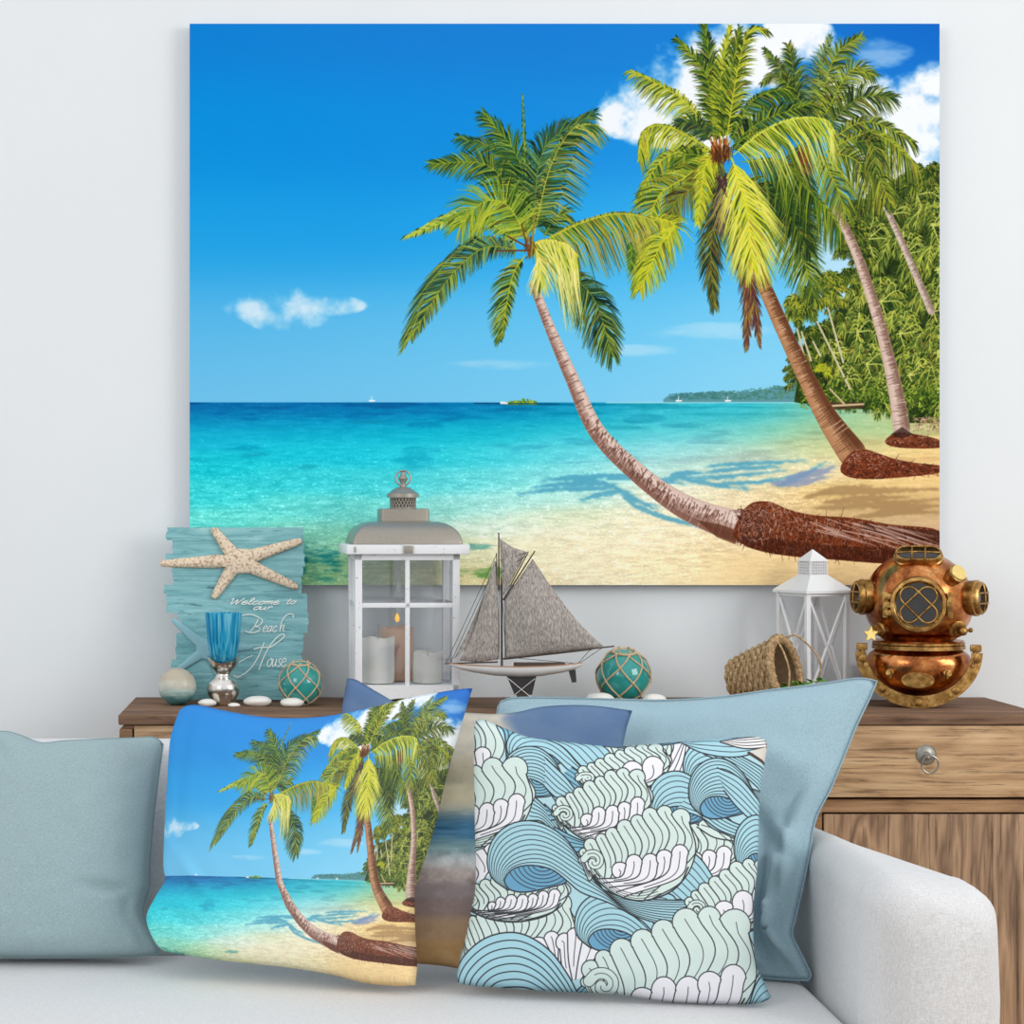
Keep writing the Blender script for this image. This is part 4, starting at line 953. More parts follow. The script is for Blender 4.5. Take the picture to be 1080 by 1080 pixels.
def starfish(m, cen, tips, ctr_y, h, w0, w1, at):
    """domed star: cen and tips are picture points, `at` turns a picture point and a height into a room point"""
    n = len(tips); ring = []
    ang = sorted(range(n), key=lambda k: math.atan2(tips[k][1] - cen[1], tips[k][0] - cen[0])); tp = [tips[k] for k in ang]
    for k in range(n):
        a = np.array(tp[k], float); c0 = np.array(cen, float); d = a - c0; L = np.hypot(*d); d /= L; nn = np.array((-d[1], d[0]))
        arm = []
        for t_ in (.24, .45, .7, .9): w_ = w0 + (w1 - w0) * t_; arm.append((t_, w_))
        for t_, w_ in arm: ring.append((c0 + d * L * t_ - nn * w_, k, t_))
        for u in np.linspace(-1.2, 1.2, 5): ring.append((c0 + d * (L - w1) + d * w1 * math.cos(u) + nn * w1 * math.sin(u), k, 1))
        for t_, w_ in arm[::-1]: ring.append((c0 + d * L * t_ + nn * w_, k, t_))
    N = len(ring); vs = []; fs = []
    for lvl, (sc, hh) in enumerate(((1, 0), (1, .35), (.80, .72), (.45, .95))):
        for p, k, t_ in ring:
            a = np.array(tp[k], float); c0 = np.array(cen, float); d = (a - c0) / np.hypot(*(a - c0)); s_ = (p - c0) @ d
            ax = c0 + d * min(s_, np.hypot(*(a - c0)) - w1 * .6); q = ax + (p - ax) * sc
            vs.append(at(q[0], q[1], h * hh * (1.15 - .45 * t_)))
    tops = len(vs)
    for lvl in range(3):
        for k in range(N): fs.append((lvl * N + k, lvl * N + (k + 1) % N, (lvl + 1) * N + (k + 1) % N, (lvl + 1) * N + k))
    vs.append(at(cen[0], cen[1], h * 1.25))
    base = 3 * N
    per = N // n
    for k in range(n):
        s0 = base + k * per; m_ = per
        i, j = s0, s0 + m_ - 1
        while j - i > 1: fs.append((i, i + 1, j - 1, j)) if j - 1 != i + 1 else fs.append((i, i + 1, j)); i += 1; j -= 1
        fs.append((s0, s0 + m_ - 1, tops)); fs.append((s0 + m_ - 1, base + ((k + 1) % n) * per, tops))
    vs.append(at(cen[0], cen[1], 0)); bc = len(vs) - 1
    for k in range(n):
        i, j = k * per, k * per + per - 1; fs.append((j, i, bc)); fs.append((((k + 1) % n) * per, j, bc))
        while j - i > 1: fs.append((j, j - 1, i + 1, i)) if j - 1 != i + 1 else fs.append((j, i + 1, i)); i += 1; j -= 1
    m.add(vs, fs)
def sign():
    Yb = -.132
    base = P(245, 738.5, Yb); base.z = TOP
    def at(px, py, h=0):
        q = P(px, py, Yb); hgt = (q.z - TOP); Y = Yb + .018 + max(0, hgt) * .13 - h
        q = P(px, py, Y); return q
    root = thing('welcome_sign', (base.x, Yb, TOP), 'aqua wooden plank sign with ragged ends and a starfish, leaning on the wall', 'sign')
    K = lambda x, y: (160 + x / 4, 490 + y / 4)
    rows = [(265, 320, 63, 640), (320, 376, 88, 642), (376, 430, 60, 648), (430, 470, 86, 636), (470, 508, 90, 630), (508, 545, 50, 634), (545, 625, 62, 655), (625, 652, 108, 660), (652, 710, 128, 660), (710, 762, 106, 640), (762, 822, 103, 636), (822, 905, 85, 638), (905, 992, 84, 640)]
    m = MB(); rg = random.Random(2)
    for y0, y1, x0, x1 in rows:
        def edge(x, s):
            return [(x + rg.uniform(-5, 5) * (1 if 0 < k < 4 else .3), y0 + (y1 - y0) * k / 4) for k in range(5)]
        l, r = edge(x0, -1), edge(x1, 1)
        pl = [K(*p) for p in r] + [K(*p) for p in l[::-1]]
        dz = rg.uniform(-.0012, .0012)
        m.prism([at(*p, .012 + dz) for p in pl], [at(*p, 0) for p in pl])
    bd = m.build('board', MAT['sign'], root, 30)
    m = MB(); starfish(m, K(362, 405), [K(256, 266), K(634, 320), K(618, 520), K(258, 566), K(34, 418)], 0, .012, 8.6, 3.6, lambda x, y, h: at(x, y, .0135 + h)); m.build('starfish', MAT['starfish'], root, 180)['label'] = 'cream speckled starfish across the top'
    m = MB(); starfish(m, K(236, 778), [K(86, 652), K(92, 880), K(424, 770), K(300, 930), K(300, 640)], 0, .005, 6.4, 2.6, lambda x, y, h: at(x, y, .0135 + h)); m.build('starfish', MAT['starfish_blue'], root, 180)['label'] = 'pale blue starfish low on the boards'
    # lettering in painted script
    G = {'e': [[(0, .5), (.55, .62), (.55, .95), (.28, 1), (.02, .55), (.1, .1), (.4, 0), (.8, .25)]], 'l': [[(0, .3), (.4, 1.5), (.32, 2), (.14, 1.6), (.12, .3), (.3, 0), (.55, .2)]],
         'c': [[(.62, .8), (.4, 1), (.05, .6), (.12, .1), (.42, 0), (.75, .25)]], 'o': [[(.42, 1), (.06, .6), (.1, .1), (.38, 0), (.68, .4), (.58, .9), (.42, 1), (.62, .85), (.85, .9)]],
         'm': [[(0, .9), (.14, .95), (.08, 0)], [(.1, .5), (.3, .95), (.46, .9), (.4, 0)], [(.42, .5), (.64, .95), (.8, .9), (.74, .15), (.95, .1)]], 't': [[(.34, 1.7), (.16, .3), (.28, 0), (.55, .2)], [(0, 1.1), (.55, 1.15)]],
         'u': [[(.02, .95), (0, .2), (.16, 0), (.42, .3), (.55, .95)], [(.55, .95), (.5, .15), (.75, .1)]], 'r': [[(.04, 0), (.12, 1), (.1, .5), (.34, .95), (.55, .9)]], 's': [[(0, .1), (.25, 0), (.42, .25), (.12, .65), (.25, .95), (.5, .9)]],
         'a': [[(.6, .85), (.35, 1), (.04, .5), (.12, .05), (.36, .05), (.62, .7), (.64, .95), (.58, .15), (.82, .1)]], 'W': [[(-.1, 1.6), (.15, 1.8), (.3, 0), (.75, 1.5), (.85, 0), (1.35, 1.75), (1.5, 1.7)]]}
    W_ = {'e': .78, 'l': .55, 'c': .75, 'o': .82, 'm': 1.0, 't': .6, 'u': .8, 'r': .62, 's': .55, 'a': .85, 'W': 1.5}
    m = MB(); LQ = lambda x, y: (220 + x / 9.818, 630 + y / 9.818)
    def stroke(pts, r=.00085):
        pth = [at(*LQ(*p), .0138) for p in crom(pts, 5)]; m.tube(pth, r, 6, flat=.5)
    def text(s, x, y, h, w, sl=.35, r=.00075):
        for ch in s:
            if ch == ' ': x += w * .6; continue
            for g in G[ch]: stroke([(x + (a + b * sl) * w, y - b * h) for a, b in g], r)
            x += W_[ch] * w
    text('Welcome', 205, 72, 32, 84, .3, .001); text('to', 795, 68, 32, 70, .3, .001); text('our', 455, 128, 32, 86, .3, .001)
    stroke([(345, 190), (430, 178), (515, 205), (556, 240), (530, 285), (470, 302)], .0011); stroke([(515, 222), (480, 290), (440, 345), (410, 362), (378, 352)], .0012); stroke([(470, 302), (525, 312), (520, 345), (470, 366), (415, 366)], .0011)
    text('eac', 556, 358, 62, 62, .25, .001); stroke([(738, 352), (752, 270), (790, 200), (840, 172), (880, 185), (872, 212)], .0011); stroke([(735, 355), (755, 300), (782, 288), (770, 340), (790, 350)], .001)
    stroke([(575, 465), (545, 540), (500, 640), (430, 740), (350, 805), (290, 826), (258, 805)], .0012); stroke([(305, 680), (380, 635), (455, 602)], .0009)
    stroke([(520, 752), (545, 680), (590, 580), (650, 480), (720, 405), (775, 380), (780, 410), (730, 455), (640, 515), (540, 520), (465, 540)], .0012)
    text('ouse', 600, 716, 84, 68, .22, .001)
    m.build('lettering', MAT['letter'], root, 60)
sign()

# ------------------------------------------------------------------ vase, ball, pebbles, floats
MAT['mercury'] = m_plain('silvered_glass', (214, 211, 206), .2, 1.0, .18, 90, .15, 60, .001)
t = NT('blue_glass'); t.set(Base_Color=(36, 156, 206), Roughness=.04, Transmission_Weight=.55, IOR=1.2, Alpha=1.0); v = t.coord(); MAT['blueglass'] = t.m
wv = t.n.new('ShaderNodeTexNoise'); wv.inputs['Scale'].default_value = 1.0; t.L(t.coord(scale=(160, 160, 3)), wv.inputs['Vector']); t.set(Base_Color=t.ramp(wv.outputs['Fac'], [(.34, (20, 150, 200)), (.5, (70, 200, 232)), (.64, (160, 232, 246))])); t.bump(wv.outputs['Fac'], .3, .002)
def vase():
    Y = -.185; k = ppm(Y); x = P(235.6, 741, Y).x
    root = thing('vase', (x, Y, TOP), 'blue ribbed glass tumbler vase on a silver ball foot, in front of the sign', 'vase')
    Z = lambda y: P(0, 490 + y / 4, Y).z
    M = Matrix.Translation((x, Y, 0)); q = k / 4
    pr = [(0, TOP), (48 * q, TOP), (56 * q, TOP + .004), (52 * q, Z(992)), (66 * q, Z(968)), (71 * q, Z(944)), (64 * q, Z(918)), (44 * q, Z(900)), (32 * q, Z(888)), (31 * q, Z(878)), (40 * q, Z(868)), (58 * q, Z(852)), (66 * q, Z(828)), (70 * q, Z(800)), (66.5 * q, Z(801)), (63 * q, Z(822)), (50 * q, Z(856)), (0, Z(870))]
    dip = lambda p: (p[0], p[1], p[2] - 34 * q * (abs(p[1]) / (math.hypot(p[0], p[1]) + 1e-6)) ** 1.6 * sstep(Z(850), Z(805), p[2]))
    MB().lathe(pr, 64, M, True, dip).build('silver_foot', MAT['mercury'], root, 60)
    gl = [(0, Z(846)), (30 * q, Z(838)), (50 * q, Z(822)), (61 * q, Z(795)), (70 * q, Z(740)), (75 * q, Z(680)), (78.5 * q, Z(626)), (76 * q, Z(625)), (72 * q, Z(680)), (67 * q, Z(740)), (61 * q, Z(795)), (50 * q, Z(820)), (0, Z(836))]
    MB().lathe(gl, 64, M, cap=False).build('glass_cup', MAT['blueglass'], root, 60)
vase()
t = NT('dip_dyed_shell'); v = t.coord('Generated'); sx = t.n.new('ShaderNodeSeparateXYZ'); t.L(v, sx.inputs[0]); nz = t.noise(t.coord(scale=(1, 1, 5)), 22, 5, .65)
ad = t.n.new('ShaderNodeMath'); ad.operation = 'MULTIPLY_ADD'; t.L(nz, ad.inputs[0]); ad.inputs[1].default_value = .5; t.L(sx.outputs[2], ad.inputs[2])
t.set(Base_Color=t.ramp(ad.outputs[0], [(.28, (44, 112, 118)), (.46, (96, 150, 152)), (.62, (182, 202, 196)), (.78, (196, 196, 182)), (1, (186, 176, 156))]), Roughness=.35); MAT['dip'] = t.m
def ball():
    Y = -.185; k = ppm(Y); r = 20.2 * k; x = P(187, 723, Y).x
    bm = bmesh.new(); bmesh.ops.create_icosphere(bm, subdivisions=4, radius=r)
    for v_ in bm.verts:
        n_ = mnoise.voronoi(v_.co * (3.2 / r) * .6)[0]; v_.co *= 1 - .035 * (n_[1] - n_[0] < .12)
        if v_.co.z < -r * .96: v_.co.z = -r * .96
    o = MB().bm(bm).build('decorative_ball', MAT['dip'], None, 180); o.location = (x, Y, TOP + r * .96)
    tag(o, 'round ornament ball fading from beige to teal, at the left end of the sideboard', 'ornament')
ball()
MAT['pebble'] = m_plain('white_stone', (236, 233, 226), .55, var=.03, bump=.1)
def pebble(px, py, w, h, Y, lab):
    k = ppm(Y); rx, rz = w * k / 2, h * k / 2; x = P(px, py, Y).x
    bm = bmesh.new(); bmesh.ops.create_icosphere(bm, subdivisions=4, radius=1)
    for v_ in bm.verts:
        n_ = mnoise.noise(v_.co * 1.1 + Vector((px, py, 0))) * .09
        v_.co = Vector((v_.co.x * rx, v_.co.y * rx * .75, v_.co.z * rz)) * (1 + n_)
        v_.co.z = max(v_.co.z, -rz * .86)
    o = MB().bm(bm).build('pebble', MAT['pebble'], None, 180); o.location = (x, Y, TOP + rz * .86); tag(o, lab, 'pebble', 'white pebbles along the sideboard')
pebble(218.7, 741, 19.5, 8.5, -.215, 'white pebble close beside the left of the silver vase foot')
pebble(247, 742.7, 12.5, 5, -.235, 'smallest white pebble, just right of the silver vase foot')
pebble(271.7, 738, 29.5, 11.5, -.205, 'largest white pebble, between the silver vase and the first glass float')
pebble(308, 740, 25, 10.5, -.225, 'white pebble in front of the glass float beside the sign')
pebble(633, 737, 32, 15, -.21, 'white pebble peeking over the cushion, left under the float by the ship')
pebble(690, 737, 26, 14, -.21, 'white pebble peeking over the cushion, right of the float by the ship')
t = NT('sea_glass'); v = t.coord(); t.set(Base_Color=t.mixc(t.noise(v, 22, 4), (22, 140, 138), (66, 196, 186)), Roughness=.05, Transmission_Weight=.25, IOR=1.45, Coat_Weight=.6, Coat_Roughness=.02); MAT['seaglass'] = t.m
t = NT('jute_rope'); v = t.coord(); t.set(Base_Color=t.mixc(t.noise(v, 380, 3), (178, 152, 120), (226, 204, 172)), Roughness=.95, Specular_IOR_Level=.1); t.bump(t.noise(v, 900, 2), .8, .001); MAT['rope'] = t.m
def gfloat(px, py, rpx, Y, lab, turn=0, tilt=0):
    k = ppm(Y); r = rpx * k; p = P(px, py, Y)
    root = thing('glass_float', (p.x, Y, TOP), lab, 'float', 'netted glass floats')
    c = Vector((p.x, Y, TOP + r * 1.045))
    MB().ball(c, r, 48, 28).build('glass_ball', MAT['seaglass'], root, 180)
    m = MB(); R = r * 1.025; rr = r * .036; T = Matrix.Rotation(turn, 3, 'Z'); T = Matrix.Rotation(tilt, 3, 'X') @ T
    def s(lon, lat): return c + T @ Vector((math.cos(lat) * math.cos(lon), math.cos(lat) * math.sin(lon), math.sin(lat))) * R
    rows = [-1.15, -.58, 0, .56, 1.1]; N = 6
    for j in range(len(rows)):
        for i in range(N):
            a = 2 * math.pi * (i + .5 * (j % 2)) / N; m.ball(s(a, rows[j]), rr * 1.75, 10, 6)
            if j + 1 < len(rows):
                for d in (-.5, .5):
                    b = a + d * 2 * math.pi / N
                    m.tube([s(a + (b - a) * u, rows[j] + (rows[j + 1] - rows[j]) * u) for u in np.linspace(0, 1, 7)], rr, 6)
    for la in (1.14, -1.2): m.tube([s(u, la) for u in np.linspace(0, 2 * math.pi, 24, endpoint=False)], rr * 1.5, 7, True)
    for i in range(N):
        a = 2 * math.pi * i / N; m.tube([s(a, 1.12), s(a + .2, 1.2) + Vector((0, 0, rr * 2.4)), s(a + .45, 1.12)], rr * .9, 6)
    m.build('rope_net', MAT['rope'], root, 60)
gfloat(317, 714, 22.5, -.195, 'small teal glass float in a rope net, in front of the sign', .3, .15)
gfloat(657.5, 709, 28, -.15, 'larger teal glass float in a rope net, beside the model ship', .75, .22)
# ------------------------------------------------------------------ big white lantern and its candles
t = NT('chippy_white'); v = t.coord(); t.set(Base_Color=t.mixc(t.ramp(t.noise(v, 130, 5, .75), [(.33, (255, 255, 255)), (.39, (0, 0, 0))]), (232, 233, 235), (158, 154, 148)), Roughness=.7, Specular_IOR_Level=.25); t.bump(t.noise(v, 90, 4), .3, .001); MAT['chippy'] = t.m
MAT['zinc'] = m_plain('dull_zinc', (158, 152, 142), .42, .55, .06, 200, .12, 500)
t = NT('clear_pane'); tr = t.n.new('ShaderNodeBsdfTransparent'); gl = t.n.new('ShaderNodeBsdfGlossy'); gl.inputs['Roughness'].default_value = .02; mx = t.n.new('ShaderNodeMixShader'); mx.inputs[0].default_value = .06
tr.inputs['Color'].default_value = (.94, .95, .96, 1)
t.L(tr.outputs[0], mx.inputs[1]); t.L(gl.outputs[0], mx.inputs[2]); t.L(mx.outputs[0], t.n['Material Output'].inputs['Surface']); MAT['pane'] = t.m
def wax(name, col): 
    t = NT(name); t.set(Base_Color=col, Roughness=.5, Subsurface_Weight=.25, Specular_IOR_Level=.3); t.b.inputs['Subsurface Radius'].default_value = (.01, .006, .004); return t.m
MAT['wax_white'] = wax('ivory_wax', (236, 232, 224)); MAT['wax_tan'] = wax('peach_wax', (224, 182, 154)); MAT['wick'] = m_plain('wick_thread', (196, 186, 170), .9)
MAT['wick_dark'] = m_plain('burnt_wick', (60, 52, 46), .9)
t = NT('lamp_flame'); t.set(Base_Color=(240, 180, 60), Emission_Color=(255, 190, 70), Emission_Strength=.9, Roughness=.4); MAT['flame'] = t.m
def lantern():
    Yc = -.15; k = ppm(-.24); cx = P(427, 700, -.24).x
    root = thing('lantern', (cx, Yc, TOP), 'big white wooden lantern with a zinc domed roof and candles inside', 'lantern')
    M = Matrix.Translation((cx, Yc, 0)) @ Matrix.Rotation(math.radians(3.4), 4, 'Z')
    Z = lambda py: P(0, py, -.2).z
    hw, hd = 55.5 * k, .09; zt, zb = Z(584), TOP; fz = Z(719) - .004; st = 7.5 * k
    def bx(m, x0, x1, y0, y1, z0, z1, b=.0012): m.box((x0, y0, z0), (x1, y1, z1), b, 2, M)
    m = MB()
    for sx in (-1, 1):
        for sy in (-1, 1):
            x0 = sx * hw - (st * 2 if sx > 0 else 0) * 1.0; bx(m, min(sx * hw, sx * (hw - st)), max(sx * hw, sx * (hw - st)), min(sy * hd, sy * (hd - st * 1.4)), max(sy * hd, sy * (hd - st * 1.4)), TOP, zt)
    for sy in (-1, 1):
        y0, y1 = sorted((sy * hd, sy * (hd - st)))
        bx(m, -hw, hw, y0, y1, zt - 6.5 * k, zt)
        # arched foot rail
        pts = [(-hw, TOP + .001)] + [(-hw + .028, TOP + .001)] + [(-hw + .028 + (2 * hw - .056) * u, TOP + .001 + .017 * math.sin(math.pi * u) ** .6) for u in np.linspace(.02, .98, 13)] + [(hw - .028, TOP + .001), (hw, TOP + .001), (hw, fz), (-hw, fz)]
        m.prism([M @ Vector((a, y0, b)) for a, b in pts], [M @ Vector((a, y1, b)) for a, b in pts])
    for sx in (-1, 1):
        x0, x1 = sorted((sx * hw, sx * (hw - st))); bx(m, x0, x1, -hd, hd, zt - 6.5 * k, zt); bx(m, x0, x1, -hd, hd, TOP + .018, fz)
    bx(m, -hw + .004, hw - .004, -hd + .004, hd - .004, fz - .012, fz - .001)
    # glazing bars on each side
    for sy in (-1, 1):
        y0, y1 = sorted((sy * (hd - .002), sy * (hd - .008))); bx(m, -2.4 * k, 2.4 * k, y0, y1, fz, zt, .0008); bx(m, -hw + st, hw - st, y0, y1, Z(640), Z(635), .0008)
    for sx in (-1, 1):
        x0, x1 = sorted((sx * (hw - .002), sx * (hw - .008))); bx(m, x0, x1, -2.4 * k, 2.4 * k, fz, zt, .0008); bx(m, x0, x1, -hd + st, hd - st, Z(640), Z(635), .0008)
    fr = m.build('frame', MAT['chippy'], root)
    m = MB(); bx(m, -65 * k, 65 * k, -.105, .105, zt, Z(574), .002); m.build('top_rail', MAT['chippy'], root)
    m = MB(); bx(m, -5 * k, 5 * k, -.109, -.104, zt + .002, Z(575), .001); m.build('latch', MAT['zinc'], root)
    m = MB(); bx(m, -57 * k, -55.5 * k, -.108, -.104, zt + .004, Z(576), .0006); m.build('hinge', MAT['zinc'], root)
    for sy in (-1, 1):
        m = MB(); bx(m, -hw + st * .8, hw - st * .8, sy * (hd - .0095) - .0008, sy * (hd - .0095) + .0008, fz, zt - 6 * k, 0); m.build('glass_pane', MAT['pane'], root)
    for sx in (-1, 1):
        m = MB(); bx(m, sx * (hw - .0095) - .0008, sx * (hw - .0095) + .0008, -hd + st * .9, hd - st * .9, fz, zt - 6 * k, 0); m.build('glass_pane', MAT['pane'], root)
    # zinc roof: square bell shape
    def sq(prof, n=10):
        vs, fs = [], []
        for h, z in prof:
            ring = []
            for a, b in ((-1, -1), (1, -1), (1, 1), (-1, 1)): ring.append((a * h, b * h * .92, z))
            rr = min(.006, h * .2); pts = []
            for i, (cx_, cy_, z_) in enumerate(ring):
                sx_, sy_ = (1 if cx_ > 0 else -1), (1 if cy_ > 0 else -1)
                a0 = {(-1, -1): math.pi, (1, -1): 1.5 * math.pi, (1, 1): 0, (-1, 1): .5 * math.pi}[(sx_, sy_)]
                for u in np.linspace(0, math.pi / 2, 4): pts.append((cx_ - sx_ * rr + rr * math.cos(a0 + u), cy_ - sy_ * rr + rr * math.sin(a0 + u), z_))
            vs += pts
        n_ = 16
        for j in range(len(prof) - 1):
            for k_ in range(n_): fs.append((j * n_ + k_, j * n_ + (k_ + 1) % n_, (j + 1) * n_ + (k_ + 1) % n_, (j + 1) * n_ + k_))
        fs.append(tuple(range(n_ - 1, -1, -1))); fs.append(tuple((len(prof) - 1) * n_ + i for i in range(n_)))
        return vs, fs
    z0, z1 = Z(574), Z(550)
    m = MB(); m.add(*sq([(58.5 * k, z0 + .0004), (58.5 * k, z0 + .004)] + [((28 + 30 * math.cos(u) ** .85) * k, z0 + .004 + (z1 - z0 - .004) * math.sin(u) ** 1.1) for u in np.linspace(.12, math.pi / 2 - .02, 10)] + [(26 * k, z1 + .001), (26 * k, Z(537)), (24.5 * k, Z(536.4))]), M)
    rf = m.build('roof', MAT['zinc'], root, 50)
    m = MB(); a, b_ = Z(536.5), Z(524); m.lathe([(13 * k, a), (13 * k, b_)], 32, M)
    m.build('vent_drum', m_plain('dark_vent', (88, 84, 78), .6, .3), rf)
    m = MB(); R = 13.6 * k
    for i in range(24):
        for d in (-1, 1):
            pth = [M @ Vector((R * math.cos(2 * math.pi * (i + d * u * 2) / 24), R * math.sin(2 * math.pi * (i + d * u * 2) / 24), a + (b_ - a) * u)) for u in np.linspace(0, 1, 8)]; m.tube(pth, .0011, 5)
    for z_ in (a + .001, b_ - .001): m.tube([M @ Vector((R * math.cos(u), R * math.sin(u), z_)) for u in np.linspace(0, 2 * math.pi, 32, endpoint=False)], .0016, 6, True)
    m.build('vent_lattice', MAT['zinc'], rf)
    Zc = lambda py: Z(py)
    m = MB().lathe([(0, Zc(524.5)), (17.3 * k, Zc(524.5)), (17.3 * k, Zc(520.5)), (14 * k, Zc(518.5)), (11 * k, Zc(516)), (7 * k, Zc(514)), (3.2 * k, Zc(513)), (2.6 * k, Zc(509.5)), (4.6 * k, Zc(506)), (5.4 * k, Zc(504.5)), (4.6 * k, Zc(503)), (2.6 * k, Zc(500.5)), (2.2 * k, Zc(497.5)), (0, Zc(496.8))], 32, M)
    m.build('finial', MAT['zinc'], rf)
    cz = Zc(504); m = MB().tube([M @ Vector((8 * k * math.cos(u), -.002, 0)) + Vector((0, 0, cz + 8 * k * math.sin(u))) for u in np.linspace(0, 2 * math.pi, 32, endpoint=False)], .0019, 8, True); m.build('ring', MAT['zinc'], rf)
    # candles
    def candle(px, rpx, top, Y, mat, lab, seed, flame=False, wickdx=0):
        kk = ppm(Y); r = rpx * kk; q = P(px, 700, Y); zt_ = P(0, top, Y).z
        c = thing('candle', (q.x, Y, fz), lab, 'candle', 'pillar candles in the white lantern')
        def wob(p):
            a_ = math.atan2(p[1], p[0]); f_ = max(0, (p[2] - fz) / (zt_ - fz) - .8) / .2; n_ = mnoise.noise(Vector((math.cos(a_) * 2 + seed, math.sin(a_) * 2, seed)))
            s_ = 1 + .04 * f_ * math.sin(a_ * 5 + seed); return (p[0] * s_, p[1] * s_, p[2] + f_ * (.007 * n_ + .0025 * math.sin(a_ * 3 + seed)))
        zs = np.linspace(fz + .0006, zt_, 9)
        prof = [(0, zs[0])] + [(r * (1 if i else .97), z_) for i, z_ in enumerate(zs)] + [(r * .88, zt_ - .001), (r * .8, zt_ - .012), (0, zt_ - .014)]
        MB().lathe(prof, 40, Matrix.Translation((q.x, Y, 0)), False, wob).build('wax_body', mat, c, 60)
        w0 = Vector((q.x + wickdx * kk, Y, zt_ - .0145))
        MB().tube([w0, w0 + Vector((.001, 0, .012)), w0 + Vector((-.0006, 0, .024))], .0011, 6).build('wick', MAT['wick'], c)
        if flame: MB().lathe([(0, 0), (.003, .001), (.0048, .006), (.0042, .010), (.0018, .016), (0, .018)], 16, Matrix.Translation(w0 + Vector((0, -.001, .025)))).build('flame_tip', MAT['flame'], c, 60)
    candle(398.5, 17.5, 673, -.178, MAT['wax_white'], 'white pillar candle in the left half of the lantern', 1.3)
    candle(419, 17.2, 661.5, -.108, MAT['wax_tan'], 'tall peach pillar candle at the back of the lantern', 4.1, True)
    candle(451, 15.5, 689, -.172, MAT['wax_white'], 'short white pillar candle in the right half of the lantern', 7.7)
lantern()

